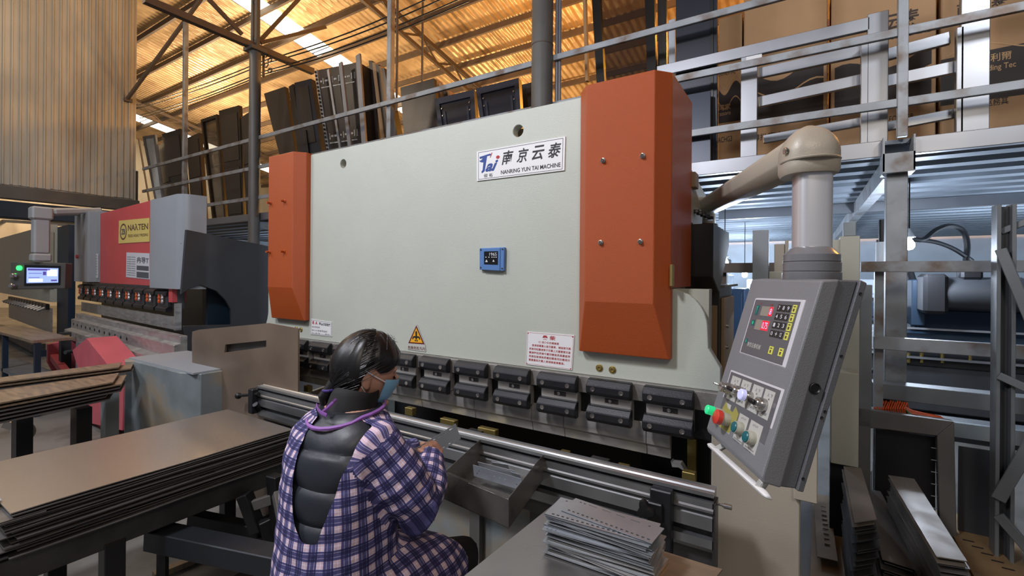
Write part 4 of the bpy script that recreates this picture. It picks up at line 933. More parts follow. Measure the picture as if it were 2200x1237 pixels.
# grey bent cover box
gb = thing('sheet_metal_box', P(340, 850, y=1.45), 'scuffed grey-green sheet metal box behind the front sheet stack', 'box')
yg = 1.55; a, b = P(268, 800, y=yg), P(411, 800, y=yg); zt_ = P(300, 779, y=yg).z
m = MB(); m.loft([[V((a.x, yg+.5, z)), V((a.x, yg, z)), V((a.x+.12, yg-.04, z)), V((a.x+.15, yg, z)), V((b.x-.18, yg, z)), V((b.x, yg+.06, z)), V((b.x, yg+.5, z))] for z in (0, zt_)]); m.build('box_body', M['grey_green'], gb, bevel=.004)
MB().box(a.x+.02, b.x-.02, yg+.02, yg+.45, zt_, zt_+.012).build('box_lid', M['cover_grey'], gb)
# strip stacks on the second table
st = thing('work_table', P(150, 950, y=.9), 'grey steel bench carrying long metal strips at far left', 'table')
zs0 = .86
ORD = ['topmost', 'second', 'third', 'fourth', 'fifth', 'sixth']
for k, (cs4, n_, up_) in enumerate((([(-60, 846), (246, 802), (232, 822), (-60, 876)], 6, 0), ([(-60, 828), (262, 786), (255, 797), (-60, 838)], 3, .03))):
    for j in range(n_):
        e_ = R.uniform(-.05, .09)
        ps = [P(u, v, z=zs0) for u, v in cs4]; dr = (ps[1]-ps[0]).normalized()
        ps[1] += dr*e_; ps[2] += dr*e_
        for p in ps: p.z = zs0 - j*.022 + up_
        tag(MB().prism(ps, (0, 0, -.009)).build('metal_strip', M['wood_strip' if j < 2 else 'sheet_edge'], None), '%s strip %s on the far-left bench' % (ORD[j], 'of the rear pile' if k else 'of the thick front pile'), 'strip', 'strips on the far-left bench')
zt2 = zs0 - .15
a, b = P(-40, 890, z=zt2), P(262, 812, z=zt2)
MB().bar(a, b, .06, .12).build('front_beam', M['grey_green'], st, bevel=.004)
for u, v, w_ in ((222, 840, .10), (158, 870, .12), (30, 870, .12)):
    p = P(u, v, z=zt2); MB().box(p.x-w_/2, p.x+w_/2, p.y+.0, p.y+.08, 0, zt2-.02).build('leg', M['grey_green' if u == 222 else 'black'], st)
cw = thing('caster_wheel', P(52, 930, d=3.3), 'white caster wheel of an upturned trolley below the far-left bench', 'wheel')
c_ = P(50, 927, d=3.2); MB().lathe([(.06, -.02), (.066, -.012), (.066, .012), (.06, .02), (.02, .022), (.0001, .022)], c_, -FWD + RGT*.25, 26).build('wheel', M['caster'], cw, smooth=True)
MB().lathe([(.022, 0), (.018, .02), (.0001, .024)], c_ - FWD*.02, -FWD + RGT*.25, 14).build('hub', M['chrome'], cw, smooth=True)
MB().bar(c_ + RGT*-.12 + UPV*.06, c_ + FWD*.03, .05, .05).build('fork', M['chrome'], cw)
bx = thing('tool_trolley', P(60, 800, y=1.6), 'blue-grey open steel trolley at far left behind the strips', 'trolley')
yy = 1.55; a, b = P(-30, 730, y=yy), P(75, 730, y=yy); z1 = P(60, 727, y=yy).z
MB().box(a.x, b.x, yy-.02, yy+.32, z1-.03, z1).build('top', M['wood_strip'], bx)
for xx in (a.x+.8, b.x-.05): MB().box(xx, xx+.05, yy, yy+.05, 0, z1-.03).build('leg', M['navy'], bx)
MB().box(a.x, b.x, yy, yy+.3, z1-.5, z1-.46).build('shelf', M['rack_grey'], bx)
MB().box(b.x+.15, b.x+.5, yy+.3, yy+.6, 0, z1-.04).build('side_box', M['rack_grey'], bx)
# ================================================================== FOREGROUND: SHEET STACK ON ITS BENCH
SX0, SX1, SY0, SY1 = -3.06, -2.37, .455, 1.53
zT = EYE.z - .85
ordn = ['topmost', 'second', 'third', 'fourth', 'fifth', 'sixth', 'seventh', 'eighth', 'ninth', 'tenth', 'eleventh', 'twelfth', 'thirteenth', 'fourteenth', 'fifteenth', 'sixteenth', 'seventeenth', 'eighteenth']
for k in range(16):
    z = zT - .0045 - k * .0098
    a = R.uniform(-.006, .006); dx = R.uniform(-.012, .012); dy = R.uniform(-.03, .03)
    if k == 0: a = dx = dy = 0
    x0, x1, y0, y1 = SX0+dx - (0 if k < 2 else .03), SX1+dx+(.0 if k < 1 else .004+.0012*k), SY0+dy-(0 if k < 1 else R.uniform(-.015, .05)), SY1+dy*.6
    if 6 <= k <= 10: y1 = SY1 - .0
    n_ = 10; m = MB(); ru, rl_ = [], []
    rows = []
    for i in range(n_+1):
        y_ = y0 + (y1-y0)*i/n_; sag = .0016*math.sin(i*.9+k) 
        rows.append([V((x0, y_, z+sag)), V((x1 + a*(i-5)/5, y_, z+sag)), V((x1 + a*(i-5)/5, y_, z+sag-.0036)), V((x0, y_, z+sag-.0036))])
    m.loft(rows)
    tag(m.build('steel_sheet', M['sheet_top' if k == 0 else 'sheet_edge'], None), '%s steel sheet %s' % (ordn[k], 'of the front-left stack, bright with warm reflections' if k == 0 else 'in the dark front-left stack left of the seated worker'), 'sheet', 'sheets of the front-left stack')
# short offcuts sticking out of the stack, near end
for k, (x_, y_, l_, z_) in enumerate(((SX1+.012, .50, .22, .10), (SX1+.016, .62, .16, .125), (SX1+.01, 1.02, .12, .06), (SX1+.02, .40, .30, .15), (SX1+.006, .42, .12, .03), (SX1+.015, 1.06, .06, .09))):
    tag(MB().obox((x_-.2, y_, zT-z_-.002), (.2, .005, 0), (.004, l_, 0), (0, 0, .0032)).build('offcut', M['dark_steel' if k % 2 else 'steel'], None), 'short offcut %s in the front-left sheet stack' % (['jutting low at the near end', 'above the lowest one', 'jutting near the middle', 'at the very bottom of the near end', 'jutting just under the top sheet', 'tucked beside the middle notch'][k]), 'offcut', 'offcuts in the front-left stack')
tag(MB().obox((-2.55, .30, zT+.002), (-.5, .02, 0), (.04, .16, 0), (0, 0, .0015)).build('blue_sheet_corner', M['part_steel'], None), 'pale blue sheet corner lying on the near end of the front-left stack', 'sheet')
bn = thing('sheet_bench', (-2.7, .9, 0), 'black steel bench frame under the front-left stack of sheets', 'bench')
zB = zT - .165
for xx in (SX1-.03, SX0-.05): MB().box(xx-.03, xx+.03, .1, 1.62, zB-.10, zB).build('side_rail', M['dark_steel' if xx > -2.6 else 'black'], bn, bevel=.004)
for yy in (.12, .95, 1.55): MB().box(SX0-.05, SX1-.03, yy, yy+.05, zB-.09, zB-.02).build('cross_rail', M['black'], bn)
yl_ = P(241, 1190, x=SX1-.03).y
for xx, yy in ((SX1-.03, yl_), (SX0-.05, yl_), (SX1-.03, 1.56), (SX0-.05, 1.56)): MB().box(xx-.035, xx+.035, yy-.035, yy+.035, 0, zB-.08).build('leg', M['black'], bn, bevel=.003)
# hand pallet lift frame under the bench
pl = thing('lift_cart', P(480, 1160, z=.3), 'dark folding steel lift cart frame below the bench, left of the worker', 'cart')
def barp(a, b, w_, h_, d0, d1, nm, m_='dark_steel'): MB().bar(P(*a, d=d0), P(*b, d=d1), w_, h_).build(nm, M[m_], pl, bevel=.004)
barp((330, 1150), (640, 1215), .10, .09, 2.1, 1.95, 'fork_arm', 'fork_dark')
barp((410, 1118), (560, 1150), .06, .10, 2.4, 2.35, 'fork_arm', 'black')
barp((525, 1060), (555, 1140), .07, .05, 2.3, 2.3, 'upright', 'black')
barp((590, 1020), (602, 1150), .08, .05, 2.3, 2.3, 'upright', 'black')
barp((545, 1085), (595, 1068), .03, .05, 2.3, 2.3, 'rung', 'dark_grey_paint')
barp((560, 1145), (600, 1125), .06, .12, 2.3, 2.35, 'foot', 'black')
barp((605, 1055), (632, 1190), .08, .05, 2.25, 2.1, 'curved_arm', 'dark_grey_paint')
for u, v, d_ in ((600, 1175, 2.3), (350, 1150, 2.15), (560, 1150, 2.35), (630, 1215, 1.95)):
    p = P(u, v, d=d_); MB().cyl((p.x, p.y, 0), (p.x, p.y, max(.05, p.z)), .025, 8).build('stand', M['black'], pl)
tag(MB().bar(P(330, 1237, z=.02), P(445, 1190, z=.02), .05, .03).build('floor_strip', M['wood_strip'], None), 'pale brown strip lying on the floor below the bench', 'strip')
tag(MB().prism([P(u, v, z=.012) for u, v in ((500, 1237), (560, 1205), (660, 1225), (660, 1260), (500, 1260))], (0, 0, -.01)).build('floor_plate', M['black'], None), 'black plate on the floor beside the lift cart', 'plate')

# ================================================================== PARTS TRAY HUNG ON THE RAIL
FL, FR, BR, BL = P(955, 1016, z=.85), P(1102, 1068, z=.85), P(1178, 969, z=.85), P(1040, 941, z=.85)
FR = V((-.832, 1.318, .85)); 
ty = thing('parts_tray', ((FL+BR)/2).to_tuple()[:2] + (.755,), 'bare steel tray hanging on the slotted rail beside the worker', 'tray')
dn = V((0, 0, -.098)); ex = (FR-FL).normalized(); ey = (BL-FL).normalized(); ez = V((0, 0, 1)); t_ = .003
BL.z = BR.z = .856
def wall(a, b, nrm, nm, h=.098, top=0): 
    m = MB(); a, b = a + ez*top, b + ez*top; m.prism([a, b, b - ez*(h+top), a - ez*(h+top)], nrm*t_); return m.build(nm, M['tray_steel'], ty, bevel=.0008)
fw = wall(FL, FR, ey, 'front_wall'); wall(BL, BR, -ey, 'back_wall'); wall(FL, BL, ex, 'side_wall', top=.006); wall(FR, BR, -ex, 'side_wall', top=.006)
MB().prism([FL+dn, FR+dn, BR+dn, BL+dn], ez*t_).build('bottom', M['tray_steel'], ty)
MB().prism([FL+ey*.0-ex*-.006, FR-ex*.008, FR-ex*.008+ey*.020-ez*.004, FL+ex*.006+ey*.020-ez*.004], ez*.002).build('folded_lip', M['tray_steel'], ty)
MB().prism([BL+ex*.0, BR, BR-ey*.018, BL-ey*.018], ez*.002).build('folded_lip', M['tray_steel'], ty)
MB().box(BL.x+.02, BR.x-.02, min(BL.y, BR.y)-.005, 1.715, .80, .82).build('hook', M['tray_steel'], ty)
# punched parts in the tray
def strip(corners, holes, lab, grp, cat='steel part', th=.0012, m_='part_steel', name='punched_part'):
    a, b, d = corners     # origin, end of long side, end of short side
    ex_, ey_ = (b-a), (d-a); L_, W_ = ex_.length, ey_.length; ex_.normalize(); ey_ = (ey_ - ex_*ex_.dot(ey_)).normalized()
    n = 8
    hl = [circ(h[0]*L_, h[1]*W_, h[2], n, h[3])[::-1] if h[4] == 'o' else rect(h[0]*L_-h[2], h[1]*W_-h[3], h[0]*L_+h[2], h[1]*W_+h[3])[::-1] for h in holes]
    o = MB().plate(rect(0, 0, L_, W_), hl, a, ex_, ey_, -th).build(name, M[m_], None)
    return tag(o, lab, cat, grp)
trc = (FL+BR)/2 + V((0, 0, -.09))
zb2 = .756
tray_parts = [((1018, 1022, .80), (1122, 1054, .80), (1030, 1008, .835), 'front white punched part lying in the tray'),
    ((1034, 1014, .80), (1112, 1034, .80), (1040, 998, .845), 'second white punched part standing behind the front one in the tray'),
    ((1040, 1018, .78), (1128, 1046, .78), (1048, 1003, .83), 'white punched part leaning between others in the tray'),
    ((1066, 1018, .775), (1100, 1024, .775), (1070, 996, .84), 'small rear white plate standing upright in the tray'),
    ((1052, 1030, .79), (1120, 1056, .79), (1060, 1018, .815), 'white punched part lying against the right tray wall')]
for k, (a, b, d, lab) in enumerate(tray_parts):
    a_, b_, d_ = P(a[0], a[1], z=a[2]), P(b[0], b[1], z=b[2]), P(d[0], d[1], z=d[2])
    hs_ = [(.12+.11*i, .55, .003, .0022, 'r') for i in range(6)] + [(.08, .3, .003, .003, 'o'), (.9, .4, .003, .003, 'o')] if k != 3 else [(.15, .2, .002, .002, 'o')]
    strip((a_, b_, d_), hs_, lab, 'punched parts in the tray')

# ================================================================== STEEL TABLE AND STACK OF PUNCHED PLATES
zTb = EYE.z - .765
A_ = P(985, 1237, z=zTb); B_ = P(1160, 1108, z=zTb); 
tb = thing('steel_table', (-.5, 1.1, 0), 'bare steel table top in the front carrying the stack of punched plates', 'table')
MB().prism([V((A_.x-.01, .55, zTb)), V((-.335, .55, zTb)), V((-.335, 1.385, zTb)), V((B_.x, 1.42, zTb))], (0, 0, -.025)).build('table_top', M['table_steel'], tb, bevel=.003)
for x_, y_ in ((-.72, .62), (-.37, .62), (-.70, 1.33), (-.37, 1.33)): MB().box(x_-.02, x_+.02, y_-.02, y_+.02, 0, zTb-.025).build('leg', M['dark_steel'], tb)
MB().box(-.72, -.37, .7, 1.3, zTb-.07, zTb-.03).build('under_frame', M['dark_steel'], tb)
tw_ = [P(u, v, z=zTb+.004) for u, v in ((1408, 1178), (1530, 1216), (1552, 1222), (1520, 1262), (1380, 1262), (1360, 1220))]
tf = tag(MB().prism(tw_, (0, 0, -.004)).build('folded_plate', M['wood_strip'], None), 'warm-lit folded plate lying at the right end of the steel table', 'plate')  # warm light on the plate is put into its brown colour
tag(MB().bar(P(1432, 1202, z=zTb+.010), P(1395, 1250, z=zTb+.010), .012, .010).build('flat_bar', M['steel'], None), 'narrow flat bar lying on the warm-lit plate', 'bar')
# stack
x0, x1, y0, y1 = -.60, -.312, 1.14, 1.252
z = zTb; k = 0; N_ = 22
while k < N_:
    top = k == N_-1
    th = .0022; gap = R.uniform(.0018, .0042)
    a = R.uniform(-.05, .05) if not top else -.10
    if k in (7, 13): a = .09
    if k in (4, 16): a = -.08
    cx_, cy_ = (x0+x1)/2 + R.uniform(-.010, .010), (y0+y1)/2 + R.uniform(-.006, .006)
    L_, W_ = (.288, .112) if k % 3 else (.28, .105)
    if top: L_, W_ = .262, .085; cx_ += .012; cy_ += .006
    ex_ = V((math.cos(a), math.sin(a), 0)); ey_ = V((-math.sin(a), math.cos(a), 0))
    o_ = V((cx_, cy_, z+th)) - ex_*L_/2 - ey_*W_/2
    hl = []
    if k >= N_-3:
        for i in range(17): hl.append(rect(.018+i*.0142, .009, .0255+i*.0142, .015)[::-1])
        for i in range(4): hl.append(rect(.05+i*.042, W_-.0145, .076+i*.042, W_-.0115)[::-1])
        for i in (.022, .035, .225): hl.append(rect(i, W_-.016, i+.006, W_-.011)[::-1])
    else: hl = [circ(.012+i*.012, .012, .0022, 6)[::-1] for i in range(3)]
    MBo = MB().plate(rect(0, 0, L_, W_), hl, o_, ex_, ey_, -th)
    if k % 2 == 0 and not top: MBo.obox(o_ - ez*.0, ex_*L_, ey_*.0012, -ez*(th+gap*.9))
    lab = ('topmost punched plate of the table stack, turned askew, with a row of square holes' if top else '%s punched plate from the top in the stack on the steel table' % (['', 'second', 'third', 'fourth', 'fifth', 'sixth', 'seventh', 'eighth', 'ninth', 'tenth', 'eleventh', 'twelfth', 'thirteenth', 'fourteenth', 'fifteenth', 'sixteenth', 'seventeenth', 'eighteenth', 'nineteenth', 'twentieth', 'twenty-first', 'lowest'][N_-1-k]))
    tag(MBo.build('punched_plate', M['zinc_plate' if k > 9 or k % 2 else 'steel'], None), lab, 'plate', 'punched plates stacked on the steel table')
    z += th + gap; k += 1
    if top: break
# ================================================================== GOODS ON THE STORAGE DECK
def lean(name, m_, c4, y0, y1, th, label, group=None, cat='panel', frame=None, glass=None, z0=None, extra=None):
    """leaning board: picture corners bottom-left, bottom-right, top-right, top-left; the foot stands at y0, the head at y1"""
    zf = ZF if z0 is None else z0
    tl, tr = P(*c4[3], y=y1), P(*c4[2], y=y1)
    bl, br = P(*c4[0], y=y0), P(*c4[1], y=y0)
    # carry the sides down to the deck
    def foot(t, b):
        d_ = (t - b); k_ = (b.z - zf) / d_.z; return b - d_ * k_
    bl, br = foot(tl, bl), foot(tr, br); yb_ = (bl.y + br.y)/2; bl.y = br.y = yb_
    t = thing(name, ((bl+br)/2).to_tuple(), label, cat, group)
    nrm = (br-bl).cross(tl-bl).normalized(); 
    if nrm.y > 0: nrm = -nrm
    q = Quad(bl, br, tr, tl); q.n = nrm
    if frame:
        fx, fz, fm = frame
        inner = rect(fx, fz, 1-fx, 1-fz)
        m = MB(); 
        for r_ in ((0, 0, 1, fz), (0, 1-fz, 1, 1), (0, fz, fx, 1-fz), (1-fx, fz, 1, 1-fz)): q.slab(m, *r_, -th, 0)
        m.build('frame', M[fm], t)
        q.slab(MB(), fx, fz, 1-fx, 1-fz, -th*.7, -th*.4).build('pane', M[glass or m_], t)
    else:
        q.slab(MB(), 0, 0, 1, 1, -th, 0).build('board', M[m_], t)
    if extra: extra(q, t)
    return t, q
Y = YM + .35
lean('window_frame', 'far_white', [(334, 440), (352, 440), (333, 289), (306, 293)], Y, Y+.12, .04, 'narrow pale framed pane leaning at the end of the corrugated wall', frame=(.16, .03, 'rail_grey'))
tag(MB().bar(P(322, 440, y=Y), P(298, 298, y=Y+.1), .03, .03).build('dark_bar', M['roof_steel'], None), 'thin dark bar leaning in the corner beside the pale framed pane', 'bar')
defs = [((352, 372, 356, 337, 303), 'panel_brown', 'low dark panel right of the pale framed pane'), ((368, 402, 387, 348, 276), 'panel_black', 'wide black panel left of the thin square post'),
    ((410, 438, 428, 400, 285), 'panel_brown', 'brown-black panel just right of the thin square post'), ((452, 482, 466, 431, 245), 'glass_dark', 'dark glazed door leaf with bright reflections'),
    ((488, 522, 513, 470, 226), 'panel_black', 'tall black door leaf standing next to the glazed leaf'), ((528, 548, 536, 518, 240), 'panel_brown', 'dark panel half behind the left column')]
for k, ((b0, b1, t1, t0, vt), m_, lab) in enumerate(defs):
    sl = lambda q, t: [q.slab(MB(), .08, .06, .92, .46, 0, .01).build('inset_panel', M['panel_brown'], t), q.slab(MB(), .08, .52, .92, .94, 0, .01).build('inset_panel', M['panel_brown'], t)]
    lean('door_leaf', m_, [(b0, 440), (b1, 438), (t1, vt), (t0, vt+12)], Y+.1, Y+.22, .07, lab, 'dark door leaves between the wall and the left column', frame=(.10, .03, 'panel_black') if m_ == 'glass_dark' else None, glass='glass_dark', extra=None if m_ == 'glass_dark' else sl)
# right of the column
lean('door_leaf', 'panel_brown', [(602, 340), (635, 335), (612, 186), (567, 201)], Y, Y+.12, .07, 'dark leaf leaning right beside the left column', 'dark leaves behind the orange cover')
lean('door_leaf', 'panel_black', [(640, 335), (652, 335), (630, 180), (620, 186)], Y, Y+.12, .06, 'edge-on black leaf left of the glossy one', 'dark leaves behind the orange cover')
lean('door_leaf', 'panel_navy', [(648, 330), (690, 322), (668, 169), (632, 178)], Y, Y+.12, .09, 'glossy navy-black leaf with a handle bar right of the edge-on leaf', 'dark leaves behind the orange cover', extra=lambda q, t: (q.slab(MB(), .2, .5, .8, .95, 0, .008).build('inset_panel', M['panel_brown'], t), q.slab(MB(), .34, .35, .44, .6, 0, .03).build('handle_bar', M['black'], t)))
# large carton-like black pallet with rails and printed strips
def prints(q, t):
    for y_ in (.885, .47):
        m = MB(); q.text(m, '▬▮▬ ▬▯▬ ▮▬▬ ▬▮▯', .08, y_, .92, y_+.045, .004, .01); q.text(m, '▬▬▬▬▬▬▬▬▬▬', .10, y_-.03, .90, y_-.022, .004); m.build('printed_strip', M['label_grey'], t)
lean('panel_crate', 'panel_brown', [(700, 325), (776, 305), (770, 133), (676, 152)], Y-.1, Y+.02, .35, 'tall dark crate of panels with pale printed bands behind the railing', extra=prints, cat='crate')
for k, (ub, ut, vt, w_, m_, lab, ho) in enumerate(((706, 680, 152, .06, 'alu', 'perforated pale angle bar leaning on the dark crate, leftmost', 1), (732, 706, 150, .045, 'alu', 'shiny round-edged bar leaning on the dark crate', 0), (753, 732, 135, .07, 'rail_grey', 'grey channel bar leaning on the middle of the dark crate', 0), (784, 770, 118, .09, 'rail_grey', 'grey double channel bar leaning at the right side of the crate', 0))):
    a = P(ub, 320, y=Y-.22); b = P(ut, vt, y=Y-.13); d_ = (b-a); a = a - d_*((a.z-ZF)/d_.z)
    t = thing('profile_bar', a.to_tuple(), lab, 'bar', 'bars leaning on the dark crate')
    MB().bar(a, b, w_, .03, (0, 1, 0)).build('bar', M[m_], t)
    if ho:
        m = MB()
        for i in range(34):
            p = a + d_ * 1.0 * ((i+.5)/34) * ((b-a).length/d_.length); p = a.lerp(b, (i+.5)/34) + V((0, -.031, 0)); m.box(p.x-.012, p.x+.012, p.y-.003, p.y+.012, p.z-.014, p.z+.014)
        m.build('slots', M['panel_black'], t, kind='stuff')
for k, (b_, t_, vt, m_) in enumerate(((806, 792, 130, 'panel_brown'), (818, 799, 134, 'carton'), (828, 806, 138, 'panel_brown'), (838, 812, 142, 'carton'), (848, 818, 146, 'panel_black'))):
    lean('thin_board', m_, [(b_, 300), (b_+8, 300), (t_+7, vt), (t_, vt)], Y+.2, Y+.26, .12, '%s thin board edge right of the dark crate' % ordn[k].replace('topmost', 'first'), 'thin board edges by the square post')
lean('door_leaf', 'panel_brown', [(868, 292), (942, 272), (932, 168), (860, 188)], Y, Y+.1, .06, 'brown-black panel right of the square post, behind the press', cat='panel')
for k in range(4): lean('thin_board', ('carton', 'carton', 'panel_brown', 'carton')[k], [(940+k*9, 262), (945+k*9, 262), (939+k*9, 170+k*8), (934+k*9, 170+k*8)], Y+.3, Y+.36, .12, '%s narrow pale board edge behind the framed navy panels' % ordn[k].replace('topmost', 'first'), 'pale board edges')
def fr(q, t):
    q.slab(MB(), .0, 0, .10, 1, 0, .02).build('frame_side', M['panel_frame'], t); q.slab(MB(), .90, 0, 1, 1, 0, .02).build('frame_side', M['panel_frame'], t); q.slab(MB(), .10, .93, .90, 1, 0, .02).build('frame_top', M['panel_frame'], t)
    q.slab(MB(), .17, 0, .22, .84, 0, .012).build('inner_rib', M['panel_frame'], t); q.slab(MB(), .78, 0, .83, .84, 0, .012).build('inner_rib', M['panel_frame'], t)
    for a_ in (.14, .86):
        for b_ in (.80, .88): MB().lathe([(.012, 0), (.012, .01), (.0001, .012)], q(a_, b_, .002), q.n, 8).build('screw', M['chrome'], t)
lean('framed_panel', 'panel_navy', [(944, 270), (1024, 255), (1020, 194), (936, 214)], Y-.1, Y+.0, .05, 'smaller navy framed panel peeking over the press top', extra=fr)
lean('framed_panel', 'panel_navy', [(1032, 252), (1120, 235), (1116, 169), (1024, 192)], Y-.15, Y-.05, .05, 'larger navy framed panel peeking over the press, left of the pipe column', extra=fr)
lean('door_leaf', 'panel_brown', [(1122, 235), (1146, 228), (1146, 176), (1120, 182)], Y+.1, Y+.15, .05, 'dark panel just left of the pipe column', cat='panel')
# tall frames at the right of the pipe
YR = YM + .25
lean('glazed_frame', 'glass_dark', [(1282, 170), (1408, 130), (1404, -60), (1268, -60)], YR, YR+.1, .06, 'tall dark frame with smoked glass above the right orange cover', frame=(.14, .04, 'panel_black'), glass='glass_dark', cat='frame')
tag(MB().bar(P(1262, 175, y=YR), P(1256, -30, y=YR), .03, .05).build('wood_batten', M['carton'], None), 'slim lit wooden batten left of the smoked glass frame', 'batten')
lean('narrow_strip', 'panel_brown', [(1414, 140), (1432, 135), (1432, -60), (1412, -60)], YR+.1, YR+.15, .04, 'narrow dark strip between the glass frame and the navy panel', cat='strip')
lean('narrow_strip', 'far_white', [(1437, 140), (1450, 135), (1450, 40), (1436, 44)], YR+.05, YR+.08, .03, 'narrow pale strip with a white tag left of the navy panel', cat='strip')
lean('dark_door', 'panel_navy', [(1452, 330), (1540, 318), (1540, -60), (1452, -60)], YR-.1, YR-.08, .05, 'tall navy door panel beside the first carton', cat='door', extra=lambda q, t: q.slab(MB(), .86, 0, .92, 1, 0, .012).build('edge_groove', M['panel_black'], t))
lean('low_panel', 'panel_frame', [(1471, 330), (1526, 322), (1526, 195), (1471, 205)], YR-.25, YR-.2, .03, 'blue-grey sheet panel standing low before the navy door', cat='panel')
# cartons: tall printed boxes in a row, two high
YCt = YM + .75
def carton(u0, u1, vt, lab, kind, y=YCt, dep=.5):
    a, b = P(u0, 300, y=y), P(u1, 300, y=y); zt_ = P((u0+u1)/2, vt, y=y).z
    t = thing('carton', ((a.x+b.x)/2, y, ZF), lab, 'box', 'printed cartons on the deck')
    MB().box(a.x, b.x, y, y+dep, ZF+.002, zt_).build('carton_body', M['carton'], t, bevel=.008)
    q = Quad((a.x, y, ZF), (b.x, y, ZF), (b.x, y, zt_), (a.x, y, zt_)); q.n = V((0, -1, 0))
    q.slab(MB(), .49, 0, .51, 1, 0, .001)
    return q, t, zt_
for k, (u0, u1, vt, lab) in enumerate(((1542, 1592, 34, 'narrow printed carton right of the navy door'), (1596, 1776, -60, 'large carton behind the welded aluminium gate, left of the thin gap of light'), (1784, 2010, -60, 'large carton marked with two characters behind the upright rail post'), (2020, 2330, -60, 'large carton at far right with lettering in a dark field'))):
    q, t, zt_ = carton(u0, u1, vt, lab, k)
    H_ = zt_ - ZF
    def zz(v, u): return (P(u, v, y=YCt).z - ZF)/H_
    uc = (u0+u1)/2; xi = .03 if k == 0 else .04
    tb_ = zz(262 + (uc-1560)*-.0 if k < 1 else 250-(uc-1690)*.09, uc); tt_ = zz(186 if k == 0 else 150-(uc-1690)*.10, uc)
    pts = [(xi, tb_), (1-xi, tb_)] + [(1-xi-(1-2*xi)*i/12, tt_ + .035*math.sin(i*.55+k) - .02*(i/12)) for i in range(13)]
    if k == 3: pts = [(.0, tb_), (1, tb_), (1, tt_+.02), (0, tt_)]
    q.poly(MB(), pts, .0, .0015).build('dark_print', M['carton_dark'], t)
    m = MB()
    for off in (.03, -.10) if k != 3 else (.02,):
        for i in range(12):
            f0, f1 = i/12, (i+1)/12; g0 = tt_ + .035*math.sin((12-i)*.55+k) + off; g1 = tt_ + .035*math.sin((11-i)*.55+k) + off
            x_a, x_b = xi+(1-2*xi)*f0, xi+(1-2*xi)*f1
            m.add([q(x_a, g0-.004, .002), q(x_b, g1-.004, .002), q(x_b, g1+.004, .002), q(x_a, g0+.004, .002)], [(0, 1, 2, 3)])
    m.build('gold_line', M['carton_line'], t)
    m = MB(); m2 = MB()
    if k == 0: q.text(m, 'ACHG3', .0, zz(304, uc), .62, zz(292, uc), .002, .01); q.text(m2, '湾家', .02, zz(235, uc), .55, zz(222, uc), .002, .01); q.text(m2, 'rassoro', .02, zz(246, uc), .55, zz(240, uc), .002); q.text(m, 'OUNDMAL', .0, zz(160, uc), .75, zz(150, uc), .002)
    if k == 1: q.text(m, '薄批廢未天舍', .12, zz(295, uc), .70, zz(280, uc), .002, .01); q.text(m, 'EUGHDMIAE MINAE', .1, zz(128, uc), .8, zz(118, uc), .002)
    if k == 2: q.text(m, '云泰', .55, zz(62, 1930), .85, zz(25, 1930), .002, .02); q.text(m, 'SUUSU ZMINE', .50, zz(82, 1930), .95, zz(68, 1930), .002); q.text(m, '扬厢裝装', .08, zz(268, 1830), .30, zz(255, 1830), .002, .01); q.text(m, '云 EQOR68', .50, zz(262, 1930), .80, zz(246, 1930), .002, .01)
    if k == 3: q.text(m, '雨宗泰', .12, zz(18, 2150), .5, zz(-12, 2150), .002, .02); q.text(m2, '翡魂利爾', .22, zz(130, 2150), .52, zz(112, 2150), .002, .01); q.text(m2, 'Trending Tec', .24, zz(152, 2150), .55, zz(136, 2150), .002, .01); q.text(m, '未美抠務其', .22, zz(225, 2150), .5, zz(208, 2150), .002, .01)
    if m.v: m.build('lettering', M['carton_ink'], t)
    if m2.v: m2.build('gold_lettering', M['carton_line'], t)
# welded aluminium profile gates standing at the railing
YA = YM + .12
def gate(posts, bars, label, floor_rail=None):
    a = P(posts[0][0], 300, y=YA); t = thing('aluminium_gate', (a.x, YA, ZF), label, 'frame')
    for u, v0, v1, w_ in posts:
        p1 = P(u, v1, y=YA); MB().box(p1.x-w_/2, p1.x+w_/2, YA-.02, YA+.04, ZF, p1.z).build('upright', M['alu'], t, bevel=.004)
    for (u0, v0), (u1, v1), w_, dy in bars:
        MB().bar(P(u0, v0, y=YA+dy), P(u1, v1, y=YA+dy), .04, w_).build('cross_bar', M['alu'], t, bevel=.004)
    return t
gate([(1610, 320, 122, .13)], [((1412, 155), (1868, 52), .10, 0)], 'long bright aluminium bar with one upright, leftmost on the deck')
gate([(1886, 280, 28, .13), (1858, 280, 95, .05)], [((1630, 158), (1850, 110), .09, .1), ((1630, 220), (1850, 172), .09, .1), ((1640, 300), (1850, 262), .07, .1)], 'welded aluminium gate with three cross bars behind the rails')
gate([(2095, 250, -60, .15), (2062, 250, 60, .04)], [((1905, 118), (2040, 82), .09, .08), ((1905, 175), (2075, 140), .09, .08), ((1905, 272), (2070, 240), .07, .08)], 'second aluminium gate with wide upright at the right of the deck')
g_ = P(1620, 125, y=YA-.03); tag(MB().box(g_.x-.06, g_.x+.06, YA-.04, YA-.025, g_.z-.02, g_.z+.02).build('white_tag', M['white'], None), 'small white tag on the upright of the leftmost aluminium bar', 'tag')
